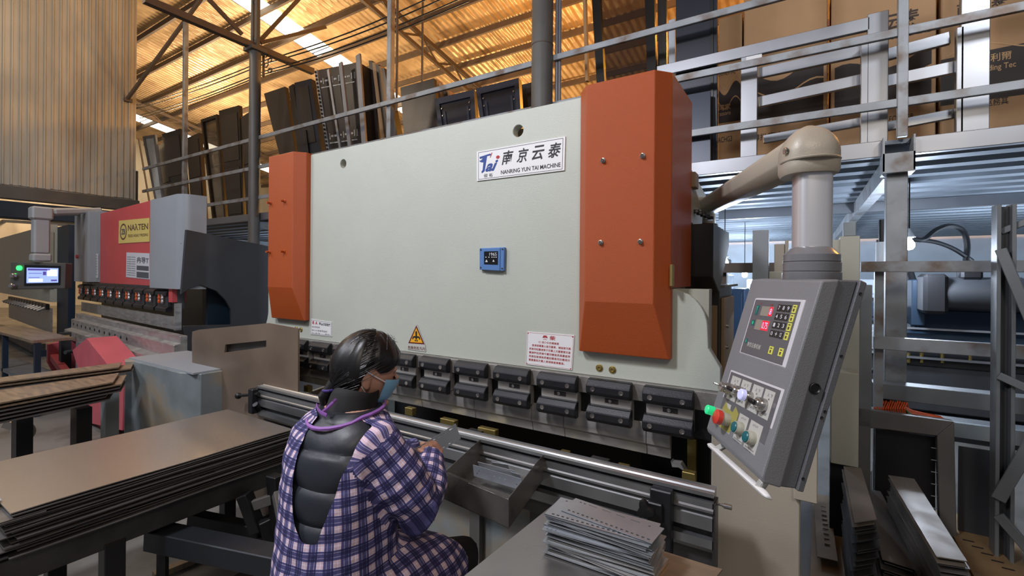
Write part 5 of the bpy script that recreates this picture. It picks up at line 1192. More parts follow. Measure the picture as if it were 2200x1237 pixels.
# ================================================================== RIGHT BACKGROUND
# beige frame of the next machine
bf = thing('machine_frame', (P(1730, 700, y=3.6).x, 3.6, 0), 'beige upright frame of the next machine behind the control console', 'machine')
yy = 3.6
def bx_(u0, u1, v0, v1, y0, y1, nm, m_, par, bev=.004):
    a, b = P(u0, v1, y=y0), P(u1, v0, y=y0); a2 = P((u0+u1)/2, v1, y=y0); b2 = P((u0+u1)/2, v0, y=y0)
    return MB().box(a.x, b.x, y0, y1, 0 if v1 is None else a2.z, b2.z).build(nm, M[m_], par, bevel=bev)
a, b = P(1617, 500, y=yy), P(1651, 500, y=yy); MB().box(a.x, b.x, yy, yy+.10, 0, P(1634, 494, y=yy).z).build('upright', M['cover_grey'], bf, bevel=.003)
a, b = P(1805, 500, y=yy), P(1848, 500, y=yy); MB().box(a.x, b.x, yy, yy+.12, 0, P(1828, 507, y=yy).z).build('upright', M['cream_dark'], bf, bevel=.003)
bx_(1786, 1812, 515, 590, yy+.02, yy+.1, 'side_plate', 'cream_dark', bf)
bx_(1812, 1840, 477, 507, yy+.02, yy+.1, 'top_block', 'grey_green', bf)
bx_(1651, 1806, 583, 640, yy+.02, yy+.08, 'cross_plate', 'cream_dark', bf)
bx_(1663, 1686, 524, 584, yy+.05, yy+.1, 'inner_block', 'beige', bf); bx_(1686, 1694, 516, 584, yy+.04, yy+.1, 'inner_block', 'beige', bf)
a, b = P(1785, 900, y=yy-.15), P(1845, 900, y=yy-.15); MB().box(a.x, b.x, yy-.15, yy-.02, P(1815, 1000, y=yy-.15).z, P(1815, 800, y=yy-.15).z).build('lower_plate', M['cream_dark'], bf, bevel=.004)
MB().box(a.x, b.x, yy-.10, yy-.02, 0, P(1815, 1000, y=yy-.15).z).build('foot', M['black'], bf)
a, b = P(1845, 640, y=yy), P(1875, 640, y=yy); MB().box(a.x, b.x, yy+.02, yy+.12, P(1860, 880, y=yy).z, P(1860, 612, y=yy).z).build('grey_upright', M['rack_grey'], bf)
# square-section steel rack bars
rk = thing('steel_rack', (P(2000, 700, y=3.6).x, 3.6, 0), 'grey steel rack bars across the blue machine at the right', 'rack')
yy = 4.0
for (u0, v0, v1) in ((1849, 562, 584), (1876, 722, 748)):
    a = P(u0, (v0+v1)/2, y=yy); MB().box(a.x, 6, yy-.03, yy+.03, P(u0, v1, y=yy).z, P(u0, v0, y=yy).z).build('rack_bar', M['frame_grey'], rk, bevel=.003)
for xx in (6 - .05, P(1880, 700, y=yy).x): MB().box(xx, xx+.05, yy+.032, yy+.08, 0, P(1849, 562, y=yy).z).build('rack_leg', M['frame_grey'], rk)
# long bar at the left part
MB().box(P(1545, 565, y=yy+.1).x, P(1830, 565, y=yy+.1).x, yy+.07, yy+.13, P(1700, 586, y=yy+.1).z, P(1700, 564, y=yy+.1).z).build('brown_bar', M['hose_beige'], rk)
MB().box(P(1545, 565, y=yy+.1).x, P(1545, 565, y=yy+.1).x+.05, yy+.13, yy+.18, 0, P(1700, 564, y=yy+.1).z).build('rack_leg', M['hose_beige'], rk)
# I-section post with rungs at the far right
yi = 3.75
a = P(2156, 700, y=yi); ip = thing('rack_post', (a.x, yi, 0), 'tall grey channel post with slanted braces at the far right', 'post')
zt_ = P(2156, 440, y=yi).z
for du in (-17, 15): p = P(2156+du, 700, y=yi); MB().box(p.x-.009, p.x+.009, yi-.05, yi+.05, 0, zt_).build('flange', M['rack_grey'], ip, bevel=.002)
p0, p1 = P(2140, 700, y=yi), P(2170, 700, y=yi); MB().box(p0.x, p1.x, yi-.004, yi+.004, 0, zt_-.01).build('web', M['side_dark'], ip)
for (u0, v0), (u1, v1), w_, d0, d1 in (((2150, 498), (2240, 462), .035, 0, -.1), ((2150, 535), (2245, 760), .05, -.06, -.15), ((2145, 806), (2240, 850), .04, -.06, -.15), ((2145, 1072), (2240, 910), .06, -.06, -.15), ((2145, 1106), (2240, 1215), .05, -.06, -.15)):
    MB().bar(P(u0, v0, y=yi+d0), P(u1, v1, y=yi+d0-.05), w_*.6, w_).build('brace', M['rack_grey'], ip, bevel=.003)
# heavy dark frame at the right with square corner
hf = thing('welded_portal', (P(1950, 900, y=3.85).x, 3.85, 0), 'dark grey welded door frame with mitred corner right of the console', 'frame')
yh = 3.85
p = [P(u, v, y=yh) for u, v in ((1843, 878), (2050, 906), (2056, 1130), (2020, 1125), (2013, 936), (1843, 915))]
MB().prism([p[0], p[1], p[4], p[5]], (0, .06, 0)).build('top_bar', M['dark_grey_paint'], hf, bevel=.003)
MB().prism([p[1], V((p[2].x, yh, 0)), V((p[3].x, yh, 0)), p[4]], (0, .06, 0)).build('side_bar', M['dark_grey_paint'], hf, bevel=.003)
a, b = P(1845, 760, y=yh), P(1872, 760, y=yh); MB().box(a.x, b.x, yh+.0, yh+.06, 0, P(1860, 640, y=yh).z).build('upright', M['dark_grey_paint'], hf, bevel=.003)
for i in range(6):
    pp_ = P(2011, 965+i*26, y=yh); MB().cyl(pp_ + V((-.02, .02, 0)), pp_ + V((.01, .02, 0)), .003, 6).build('rivet', M['rack_grey'], hf)
tag(MB().box(P(1880, 1000, y=yh+.1).x, P(2010, 1000, y=yh+.1).x, yh+.1, yh+.12, 0, P(1950, 930, y=yh+.1).z).build('back_panel', M['black'], None), 'black panel seen through the mitred frame', 'panel')
tag(MB().box(P(2060, 1000, y=yh+.1).x, P(2135, 1000, y=yh+.1).x, yh+.1, yh+.12, 0, P(2100, 965, y=yh+.1).z).build('back_panel', M['side_dark'], None), 'dark grey panel between the mitred frame and the channel post', 'panel')
# long trough bar above it
yt = 4.1
tb_ = thing('cable_trough', (P(2000, 830, y=yt).x, yt, 0), 'long grey trough behind the mitred frame, filled with cables', 'trough')
q0, q1, q2, q3 = P(1876, 822, y=yt), P(2145, 846, y=yt), P(2145, 882, y=yt), P(1890, 856, y=yt)
zA_, zB_ = q0.z, q3.z; xe = 4.6
MB().prism([V((q0.x, yt, zA_)), V((xe, yt, zA_)), V((xe, yt, zB_)), V((q3.x, yt, zB_))], (0, .15, 0)).build('trough_side', M['rack_grey'], tb_, bevel=.004)
MB().box(q0.x+.02, xe, yt+.02, yt+.35, zB_-.18, zB_-.14).build('trough_floor', M['rack_grey'], tb_)
for xx in (q0.x+.05, xe-.1): MB().box(xx, xx+.06, yt+.1, yt+.16, 0, zB_).build('leg', M['black'], tb_)
MB().box(P(2050, 910, y=yt).x, xe+.5, yt, yt+.05, P(2100, 945, y=yt).z, P(2100, 915, y=yt).z).build('lower_bar', M['grey_green'], tb_)
for k in range(14):
    u = 1880 + k*5.0; og = k not in (9, 10)
    pts = [P(u+R.uniform(-2, 2), 900, y=yt-.05), P(u-2, 878, y=yt-.07), P(u+3, 862+R.uniform(-3, 3), y=yt-.05), P(u+8, 880, y=yt-.02), P(u+R.uniform(10, 22), 905, y=yt)]
    tag(MB().tube(pts, .005, 6).build('wire', M['wire_orange'], None, smooth=True), 'orange wire looped in the bundle over the trough', 'wire', 'orange wire loops')
for k in range(6):
    pts = [P(1930+k*3, 868+k*2, y=yt-.03), P(1960, 882+k*3, y=yt-.04), P(1985+k*6, 888+k*3, y=yt-.04), P(2020+k*3, 895+k*2, y=yt-.02), P(2028+k, 905, y=yt)]
    g_ = k in (3, 4)
    tag(MB().tube(pts, .007, 6).build('wire', M['wire_green' if g_ else 'wire_orange'], None, smooth=True), 'green wire running right from the wire bundle' if g_ else 'orange wire running right from the wire bundle', 'wire', 'green wires' if g_ else 'orange wires to the right')
# blue machine
yb = 6.2
bm_ = thing('press_brake', (P(2060, 700, y=yb).x, yb, 0), 'dark blue machine with round motor behind the steel rack bars at right', 'machine')
bx_(1958, 2330, 602, 670, yb, yb+.3, 'top_beam', 'navy_paint', bm_, .01)
bx_(1965, 2330, 670, 745, yb+.25, yb+.5, 'body_plate', 'navy_paint', bm_, .01)
bx_(1958, 1990, 600, 700, yb-.05, yb+.3, 'side_plate', 'navy', bm_, .01)
bx_(1940, 2330, 725, 760, yb-.2, yb+.3, 'lower_beam', 'navy', bm_, .01)
bx_(1938, 2330, 775, 800, yb-.1, yb+.2, 'tool_bar', 'black', bm_, .01)
bx_(1938, 2330, 778, 783, yb-.16, yb-.1, 'bright_edge', 'alu', bm_, .0)
bx_(1938, 2330, 712, 716, yb-.24, yb-.2, 'bright_edge', 'alu', bm_, .0)
bx_(1938, 2330, 800, 900, yb-.1, yb+.5, 'bed', 'side_dark', bm_, .01)
a, b = P(1938, 800, y=yb).x, P(2330, 800, y=yb).x; MB().box(a, b, yb, yb+.5, 0, P(2100, 900, y=yb).z).build('base', M['black'], bm_)
for u in (1952, 1980, 2024, 2084): p = P(u, 768, y=yb-.12); MB().cyl(p - V((0, 0, .05)), p + V((0, 0, .05)), .015, 8).build('pin', M['brass'], bm_)
mo = P(2090, 632, y=yb-.2); mm = MB().cyl(mo + V((-.26, 0, 0)), mo + V((.32, 0, 0)), .16, 20).build('motor', M['side_dark'], bm_, smooth=True)
MB().box(mo.x-.38, mo.x-.2, yb-.38, yb-.04, mo.z-.19, mo.z+.19).build('motor_cap', M['black'], mm, bevel=.03)
MB().box(mo.x-.1, mo.x+.05, yb-.3, yb-.1, mo.z+.14, mo.z+.24).build('terminal_box', M['black'], mm, bevel=.02)
bx_(1940, 1972, 600, 680, yb+.3, yb+.4, 'white_panel', 'far_white', bm_); bx_(2035, 2140, 650, 690, yb+.55, yb+.6, 'white_panel', 'far_white', bm_)
# hydraulic hoses
def hose(pts, r, lab, d=4.7):
    ps = [P(u, v, d=d) for u, v in pts]; out_ = []
    for i in range(len(ps)-1):
        p0_, p1_, p2_, p3_ = ps[max(i-1, 0)], ps[i], ps[i+1], ps[min(i+2, len(ps)-1)]
        for k in range(6):
            t = k/6; out_.append(.5*((2*p1_) + (-p0_+p2_)*t + (2*p0_-5*p1_+4*p2_-p3_)*t*t + (-p0_+3*p1_-3*p2_+p3_)*t**3))
    out_.append(ps[-1]); return MB().tube(out_, r, 8).build('hydraulic_hose', M['hose'], bm_, smooth=True)
hose([(1962, 513), (1985, 514), (2010, 495), (2040, 485), (2068, 495), (2078, 525), (2075, 560)], .028, 'upper black hose arching above the bright bulb', 5.2)
hose([(1965, 514), (2010, 520), (2050, 535), (2088, 560)], .024, 'second black hose sagging right from the bulb', 5.2)
hose([(1955, 585), (1970, 625), (1995, 655), (2040, 678), (2080, 680), (2115, 655), (2132, 615)], .034, 'thick black hose hanging in a deep curve before the blue machine', 5.0)
hose([(1886, 515), (1883, 545), (1890, 565), (1902, 575)], .01, 'thin cable looping at the left of the steel deck post', 4.0)
hose([(1900, 700), (1900, 750), (1895, 780), (1876, 800)], .03, 'thick black hose dropping behind the steel deck post', 4.2)
cy = thing('hydraulic_cylinder', P(1898, 700, y=4.9), 'slim steel cylinder with black cap left of the steel deck post', 'cylinder')
a, b = P(1896, 640, y=4.9), P(1896, 510, y=4.9); MB().cyl((a.x, 4.9, 0), (a.x, 4.9, P(1896, 520, y=4.9).z), .05, 14).build('barrel', M['far_white'], cy, smooth=True)
MB().cyl((a.x, 4.9, P(1896, 520, y=4.9).z), (a.x, 4.9, P(1896, 472, y=4.9).z), .03, 12).build('cap', M['black'], cy, smooth=True)
# bulbs
for (u, v, y_, lab) in ((1953, 521, 5.6, 'bare bright bulb hanging under the deck beside the steel post'), (1557, 560, 6.5, 'bare bright bulb hanging under the deck behind the swing arm'), (1600, 587, 8.5, 'far small bright bulb under the deck, right of the nearer one')):
    p = P(u, v, y=y_); t = thing('light_bulb', p.to_tuple(), lab, 'lamp')
    MB().lathe([(.0001, -.07), (.03, -.06), (.045, -.03), (.04, .0), (.02, .03), (.015, .05)], p, (0, 0, 1), 16).build('bulb', M['bulb'], t, smooth=True)
    MB().lathe([(.02, .04), (.05, .05), (.02, .10), (.012, .13)], p, (0, 0, 1), 12).build('socket', M['far_white'], t, smooth=True)
    MB().cyl(p + V((0, 0, .12)), (p.x, p.y, ZF-.03), .006, 6).build('cord', M['hose'], t)
    lamp('bulb_light', 'POINT', p + V((0, 0, -.12)), 90, '#dbe9ff', .06)
# distant racks, shelves and cabinets below the deck
for (u0, u1, v0, v1, y_, m_, nm, lab) in (
    (1500, 1560, 555, 700, 6.8, 'rack_grey', 'cabinet', 'grey cabinet far behind the arm bracket'), (1568, 1600, 620, 760, 6.0, 'navy_paint', 'gas_cylinder_rack', 'dark blue machine body behind the electrical cabinet'),
    (1540, 1566, 590, 640, 6.3, 'far_white', 'white_box', 'white box behind the electrical cabinet'), (1604, 1618, 600, 700, 6.6, 'far_white', 'wall_board', 'narrow white panel left of the beige upright'),
    (1655, 1700, 640, 700, 7, 'navy', 'dark_cabinet', 'dark cabinet glimpsed behind the console'), (1850, 1900, 600, 640, 7.2, 'far_white', 'white_cabinet', 'white cabinet left of the slim cylinder'),
    (1855, 1905, 650, 690, 6.4, 'navy', 'dark_box', 'dark box left of the slim cylinder'), (1862, 1900, 700, 760, 6.2, 'cover_grey', 'grey_box', 'grey box below the dark box near the steel post'),
    (410, 520, 484, 520, 9, 'far_white', 'storage_shelf', 'white shelf row under the deck, left of the left column'), (430, 470, 470, 500, 7.5, 'alu', 'steel_bracket', 'bright bracket under the deck above the dark side frame'),
    (560, 576, 470, 530, 8, 'far_white', 'storage_shelf', 'white shelf between the left column and the orange cover')):
    a, b = P(u0, (v0+v1)/2, y=y_), P(u1, (v0+v1)/2, y=y_); t = thing(nm, ((a.x+b.x)/2, y_, 0), lab, nm.split('_')[-1])
    zt_ = P((u0+u1)/2, v0, y=y_).z; zb_ = P((u0+u1)/2, v1, y=y_).z
    MB().box(a.x, b.x, y_, y_+.5, max(.02, zb_), zt_).build('body', M[m_], t, bevel=.01)
    MB().box(a.x+.03, b.x-.03, y_-.02, y_, max(.05, zb_+.05), zt_-.05).build('door', M[m_], t, bevel=.005)
    if zb_ > .05: MB().box(a.x, b.x, y_+.05, y_+.45, 0, zb_).build('base', M['side_dark'], t)
for k in range(5):
    zz_ = .6 + k*.42; tag(MB().box(-16, -8.5, 8.6, 9.2, zz_, zz_+.03).build('shelf_board', M['far_white'], None), '%s long pale shelf board far below the deck at left' % ordn[4-k].replace('topmost', 'top'), 'shelf', 'shelf boards below the deck')
for xx in (-16, -13.5, -11, -8.6): tag(MB().box(xx, xx+.06, 8.6, 9.2, 0, 2.45).build('shelf_post', M['alu'], None), 'pale shelf post far below the deck at left', 'post', 'shelf posts below the deck')
# ---- strips stacked on the floor at the right
def fstack(c4, z0, n, lab, mats, name='steel_strip', dz=.011, grp=None, dots=False):
    base = [P(u, v, z=z0) for u, v in c4]
    for j in range(n):
        ps = []
        off = V((R.uniform(-.012, .012), R.uniform(-.02, .02), 0)) if j else V((0, 0, 0))
        for i, p in enumerate(base): ps.append(p + off + V((0, 0, -j*dz)))
        if j > 1: ps[3] += (base[3]-base[0]).normalized()*.0
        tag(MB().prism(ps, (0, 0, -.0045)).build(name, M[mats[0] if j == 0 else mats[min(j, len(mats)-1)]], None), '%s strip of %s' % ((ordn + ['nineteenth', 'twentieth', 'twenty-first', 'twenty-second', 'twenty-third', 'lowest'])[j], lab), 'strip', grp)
    return base
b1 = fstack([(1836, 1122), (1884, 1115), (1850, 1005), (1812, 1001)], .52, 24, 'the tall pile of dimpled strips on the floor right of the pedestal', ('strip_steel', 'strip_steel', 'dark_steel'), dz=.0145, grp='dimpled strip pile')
for i in range(7):
    f = .12 + i*.11; c_ = (b1[0].lerp(b1[3], 1-f) + b1[1].lerp(b1[2], 1-f))/2
    MB().lathe([(.008, 0), (.006, .003), (.0001, .003)], c_, (0, 0, 1), 8)
b0 = tag(MB().box(b1[0].x, b1[1].x, b1[0].y, b1[3].y, 0, .52-.0145*23-.006).build('support_block', M['side_dark'], None), 'dark block under the pile of dimpled strips', 'block')
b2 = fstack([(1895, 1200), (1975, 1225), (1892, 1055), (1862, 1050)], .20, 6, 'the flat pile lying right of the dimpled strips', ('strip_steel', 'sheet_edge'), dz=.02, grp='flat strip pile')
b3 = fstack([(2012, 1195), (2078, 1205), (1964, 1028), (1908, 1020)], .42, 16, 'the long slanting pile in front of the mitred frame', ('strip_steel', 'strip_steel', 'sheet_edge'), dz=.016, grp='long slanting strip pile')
tag(MB().prism([V((p.x, p.y, .42-.26)) for p in b3], (0, 0, -.155)).build('support_block', M['side_dark'], None), 'dark block under the long slanting pile of strips', 'block')
# brown perforated sheets on the floor
p4 = [P(u, v, z=.05) for u, v in ((1756, 1195), (1800, 1205), (1800, 1085), (1748, 1075))]
ex_ = (p4[1]-p4[0]); ey_ = (p4[3]-p4[0])
hl = [rect(.42, .18+.085*i, .72, .225+.085*i)[::-1] for i in range(9)]
hl2 = [[(x*ex_.length, y*ey_.length) for x, y in h] for h in hl]
tag(MB().plate(rect(0, 0, ex_.length, ey_.length), hl2, p4[0], ex_.normalized(), ey_.normalized(), -.004).build('slotted_sheet', M['tan_floor_sheet'], None), 'tan sheet with a column of rectangular slots on the floor beside the pedestal', 'sheet')
p4 = [P(u, v, z=.03) for u, v in ((2105, 1262), (2220, 1262), (2120, 1150), (2040, 1134))]
ex_ = (p4[1]-p4[0]); ey_ = (p4[3]-p4[0])
tag(MB().prism(p4, (0, 0, -.01)).build('flat_sheet', M['tan_floor_sheet'], None), 'tan perforated sheet lying on the floor at the bottom right corner', 'sheet')
m = MB()
for i in range(5): 
    c_ = p4[3].lerp(p4[1], .25+.12*i); m.box(c_.x-.02, c_.x+.03, c_.y-.006, c_.y+.006, .031, .032)
m.build('slot_marks', M['ink'], bpy.data.objects['flat_sheet'], kind='stuff')
p4 = [P(u, v, z=.012) for u, v in ((1740, 1262), (2220, 1300), (2180, 1120), (1745, 1060))]
tag(MB().prism(p4, (0, 0, -.01)).build('floor_board', M['tan_floor_sheet'], None), 'large worn tan board on the floor under the strip piles', 'board')
# ================================================================== THE WORKER
from mathutils import noise as mnoise
pw = thing('person', (-1.2, .9, 0), 'person in checked smock over a quilted dark vest, dark hair tied low, face mask, seated bending a part at the press', 'person')
pw['label'] = 'seated person in a blue checked smock and face mask holding a slotted part'
cloth_obj = {}
def remesh(mb, vox, smooth_it=6):
    me = bpy.data.meshes.new('tmp'); me.from_pydata([tuple(p) for p in mb.v], [], mb.f)
    bm = bmesh.new(); bm.from_mesh(me); bmesh.ops.recalc_face_normals(bm, faces=bm.faces); bm.to_mesh(me); bm.free()
    o = bpy.data.objects.new('tmp', me); COL.objects.link(o)
    md = o.modifiers.new('r', 'REMESH'); md.mode = 'VOXEL'; md.voxel_size = vox
    s_ = o.modifiers.new('s', 'SMOOTH'); s_.iterations = smooth_it; s_.factor = .5
    dg = bpy.context.evaluated_depsgraph_get(); r_ = bpy.data.meshes.new_from_object(o.evaluated_get(dg))
    bpy.data.objects.remove(o); bpy.data.meshes.remove(me); return r_
def finish(me, name, mat_, parent=pw, **k):
    me.materials.clear(); me.materials.append(mat_); me.name = name; me.shade_smooth()
    o = link_mesh(me, name, parent)
    for a_, b_ in k.items(): o[a_] = b_
    return o
def ell(mb, c, ax, ay, az, nu=20, nv=12):
    c = V(c); rows = []
    for i in range(nv+1):
        p = math.pi*i/nv; rows.append([c + az*math.cos(p) + (ax*math.cos(t) + ay*math.sin(t))*max(math.sin(p), .004) for t in [2*math.pi*j/nu for j in range(nu)]])
    return mb.loft(rows)
def oval(c, a, b, n=32, p=.85): return [V((c[0] + a*math.copysign(abs(math.cos(t))**p, math.cos(t)), c[1] + b*math.copysign(abs(math.sin(t))**p, math.sin(t)), c[2])) for t in [2*math.pi*k/n for k in range(n)]]
TOR = [(-1.155, .87, .60, .145, .135), (-1.155, .87, .70, .145, .135), (-1.157, .87, .80, .132, .12), (-1.162, .885, .90, .130, .115), (-1.168, .905, 1.0, .137, .12), (-1.178, .92, 1.09, .147, .108), (-1.19, .94, 1.15, .135, .085), (-1.19, .955, 1.185, .09, .07), (-1.188, .97, 1.21, .058, .058)]
def torso(mb, g, gz=0, rows=TOR):
    return mb.loft([oval((x, y, z + (gz if i == len(rows)-1 else 0)), a+g, b+g) for i, (x, y, z, a, b) in enumerate(rows)])
SR, ER, WR = V((-1.045, .925, 1.11)), V((-.945, 1.01, .93)), V((-1.035, 1.155, 1.005))
SL, EL, WL_ = V((-1.305, .935, 1.11)), V((-1.345, 1.12, .93)), V((-1.20, 1.27, .955))
HR, KR, AR_ = V((-1.08, .92, .70)), V((-1.02, 1.30, .60)), V((-1.02, 1.22, .10))
HL, KL, AL_ = V((-1.235, .92, .70)), V((-1.33, 1.30, .60)), V((-1.33, 1.22, .10))
# head frame
Hc = P(788, 796, d=1.5)
hf = V((.58, .80, -.22)).normalized(); hu = V((0, 0, 1)); hr = hf.cross(hu).normalized(); hu = hr.cross(hf).normalized()
def hp_(a, b, c): return Hc + hr*a + hf*b + hu*c
def head_surf(az, el, off=0):
    """az 0 = face front, positive towards her right"""
    ce, se = math.cos(el), math.sin(el)
    a, b, c = math.sin(az)*ce, math.cos(az)*ce, se
    A, B, C = .072, .090, .112
    if c < 0:
        A *= 1 - .30*(-c)**1.3; 
        if b < 0: B *= 1 - .22*(-c)
        else: B *= 1 - .04*(-c)
    else: B *= 1.03
    if b > 0: B *= 1 - .06*abs(math.sin(az)*ce)
    return hp_(a*(A+off), b*(B+off) + (.006 if c < 0 and b > 0 else 0), c*(C+off))
body = MB(); torso(body, 0)
body.loft([[head_surf(2*math.pi*j/28, -math.pi/2 + math.pi*(i+.02)/16.04) for j in range(28)] for i in range(17)])
nb = V((-1.192, .965, 1.13)); body.tube([nb, hp_(0, -.028, -.05)], [.056, .050], 18)
# nose, brow, lips, ears, chin
ell(body, hp_(0, .094, -.018), hr*.012, hf*.014, hu*.022, 10, 8); ell(body, hp_(0, .100, -.030), hr*.014, hf*.012, hu*.010, 10, 8)
ell(body, hp_(0, .080, .022), hr*.045, hf*.012, hu*.010, 12, 8); ell(body, hp_(0, .088, -.056), hr*.022, hf*.010, hu*.010, 12, 8); ell(body, hp_(0, .078, -.092), hr*.022, hf*.014, hu*.014, 10, 8)
for s_ in (1, -1):
    ell(body, hp_(s_*.074, -.004, -.014), hr*.007*s_ + hf*-.004, hf*.015, hu*.030, 12, 10); ell(body, hp_(s_*.070, .004, -.036), hr*.008, hf*.008, hu*.012, 8, 6)
for S_, E_, W_ in ((SR, ER, WR), (SL, EL, WL_)):
    body.tube([S_.lerp(V((-1.205, .93, 1.10)), .4), S_, S_.lerp(E_, .5), E_, E_.lerp(W_, .4), W_, W_ + (W_-E_).normalized()*.03], [.05, .052, .046, .040, .040, .027, .026], 14)
for H_, K_, A__ in ((HR, KR, AR_), (HL, KL, AL_)):
    body.tube([H_ + V((0, -.03, 0)), H_.lerp(K_, .3), K_, K_.lerp(A__, .25), K_.lerp(A__, .5), A__], [.085, .082, .058, .056, .050, .036], 14)
# right hand: palm and fingers closed on the slotted part
pa0, pa1 = P(884, 990, d=1.50), P(984, 926, d=1.68)
pdir = (pa1-pa0).normalized(); pup = (UPV*.80 + FWD*.50 + RGT*.10); pup = (pup - pdir*pup.dot(pdir)).normalized(); pn_ = pdir.cross(pup).normalized()
if pn_.dot(FWD) > 0: pn_ = -pn_
def hand(W_, K_, side, tips, thumb):
    """W_ wrist, K_ knuckle centre, tips: list of (mid, tip)"""
    ax = (K_-W_).normalized(); sd = side.normalized(); nn = ax.cross(sd).normalized(); sd = nn.cross(ax)
    body.loft([[W_ + ax*f*(K_-W_).length + sd*math.cos(t)*w_ + nn*math.sin(t)*h_ for t in [2*math.pi*j/14 for j in range(14)]] for f, w_, h_ in ((-.15, .024, .019), (.2, .030, .017), (.65, .038, .015), (1.0, .037, .012), (1.08, .030, .008))])
    for i, (m_, t_) in enumerate(tips):
        k_ = K_ + sd*(.028 - .0185*i) - ax*.006
        body.tube([k_ - ax*.01, k_.lerp(m_, .5), m_, m_.lerp(t_, .55), t_], [.0092, .0090, .0085, .0078, .0062], 9)
    body.tube([W_ + ax*.02 + sd*.022, thumb[0], thumb[1], thumb[2]], [.013, .0115, .010, .0075], 9)
gR = P(914, 972, d=1.53)
Wr = WR + (WR-ER).normalized()*.02
KN = gR + pn_*.020 - pup*.012 + RGT*.012
tipsR = [(gR + pn_*.024 + pup*.016 + pdir*(.030-.019*i) , gR + pn_*.006 + pup*(.030-.003*abs(i-1)) + pdir*(.024-.018*i)) for i in range(4)]
hand(Wr, KN - (KN-Wr).normalized()*.012, pdir, tipsR, (gR + pn_*.018 - pup*.03 + pdir*.035, gR - pn_*.004 - pup*.018 + pdir*.052, gR - pn_*.010 + pup*.002 + pdir*.050))
gL = P(884, 990, d=1.52)
Wl = WL_ + (WL_-EL).normalized()*.02
tipsL = [(gL + pn_*-.016 + pup*.012 - pdir*(.018*i - .03), gL - pn_*.006 + pup*.028 - pdir*(.018*i - .028)) for i in range(4)]
hand(Wl, gL - pdir*.02 - pup*.015 - pn_*.012, -pdir, tipsL, (gL + pn_*.012 - pup*.02, gL + pn_*.014 - pup*.0, gL + pn_*.012 + pup*.014))
bo = finish(remesh(body, .0045, 3), 'body', M['skin'])
# eyes and brows
for s_ in (1, -1):
    e_ = head_surf(s_*.36, -.03, -.002); m = MB(); ell(m, e_, hr*.013, hf*.005, hu*.005, 12, 8); m.build('eye', M['eye'], bo, smooth=True)
    m = MB(); m.tube([head_surf(s_*a_, .16 + .03*math.sin(a_*4), .001) for a_ in (.15, .28, .42, .55)], [.002, .003, .003, .001], 6); m.build('eyebrow', M['hair'], bo)
# hair
def elmin(az):
    a = abs((az + math.pi) % (2*math.pi) - math.pi)      # 0 front .. pi back
    if a < .95: return .38 - .25*(a/.95)**2 if a > .5 else .33
    if a < 1.25: return .13 - (a-.95)/.30*.05
    if a < 1.62: return .08 + .12*math.sin((a-1.25)/.37*math.pi)
    if a < 1.95: return .08 - (a-1.62)/.33*.95
    return -.87
NA = 72; rows = []; 
for i in range(19):
    f = i/18; rg = []
    for j in range(NA):
        az = 2*math.pi*j/NA; e0 = elmin(az); el = math.pi/2*.995 + (e0 - math.pi/2*.995)*f
        off = .017 + .004*math.sin(az*2) - .011*max(0, f-.80)/.20 + .0022*mnoise.noise(V((az*9, f*2, 0)))*2
        if abs((az+math.pi) % (2*math.pi) - math.pi) > 1.9: off += .006*math.sin(f*math.pi)
        rg.append(head_surf(az, el, off))
    rows.append(rg)
inner = []
for i in range(18, -1, -1):
    f = i/18; inner.append([head_surf(2*math.pi*j/NA, math.pi/2*.995 + (elmin(2*math.pi*j/NA) - math.pi/2*.995)*f, -.002) for j in range(NA)])
hm = MB(); hm.loft(rows + inner, caps=False)
hair = hm.build('hair', M['hair'], pw, smooth=True)
# strands swept back to the low tie
tie = hp_(.008, -.098, -.072)
sm = MB(); 
for k in range(230):
    az = R.uniform(.75, math.pi*1.45) if k % 3 else R.uniform(-.75-math.pi*.4, -.75); 
    f0 = R.uniform(.15, .95); e0 = elmin(az); el0 = math.pi/2*.99 + (e0-math.pi/2*.99)*f0
    p0 = head_surf(az, el0, .0195); pts = []
    for t in range(9):
        t /= 8; q_ = p0.lerp(tie, t); d_ = q_ - hp_(0, 0, 0)
        a_, b_, c_ = d_.dot(hr), d_.dot(hf), d_.dot(hu); rr_ = math.sqrt((a_/.090)**2 + (b_/.110)**2 + (c_/.131)**2); rr0 = 1.0 if t < .85 else 1.0
        pts.append(hp_(0, 0, 0) + d_/max(rr_, .3)*(1.0 if t < .9 else .995))
    sm.tube([p - (p-Hc).normalized()*.0008 for p in pts], [.0010]*7 + [.0009, .0006], 4)
sm.build('hair_strands', M['hair'], hair, kind='stuff')
# fly-away hairs on the crown
fm = MB()
for k in range(26):
    az = R.uniform(-2.6, 2.6); p0 = head_surf(az, R.uniform(.9, 1.4), .016); p1 = head_surf(az + R.uniform(.1, .4), R.uniform(.8, 1.3), .024 + R.uniform(0, .008)); p2 = head_surf(az + R.uniform(.3, .7), R.uniform(.6, 1.1), .020); fm.tube([p0, p1, p2], [.0004]*3, 3)
fm.build('loose_hair', M['hair'], hair, kind='stuff')
m = MB().tube([hp_(.006, -.088, -.058), tie, hp_(.006, -.108, -.095), hp_(.0, -.100, -.125)], [.024, .018, .020, .012], 14); m.build('ponytail', M['hair'], hair, smooth=True)
m = MB().tube([tie + (hr*math.cos(t) + hu*math.sin(t)*.3 + hf*math.sin(t)*.9)*.020 for t in [2*math.pi*k/16 for k in range(17)]], .0045, 8); m.build('hair_tie', M['tie_purple'], hair, smooth=True)
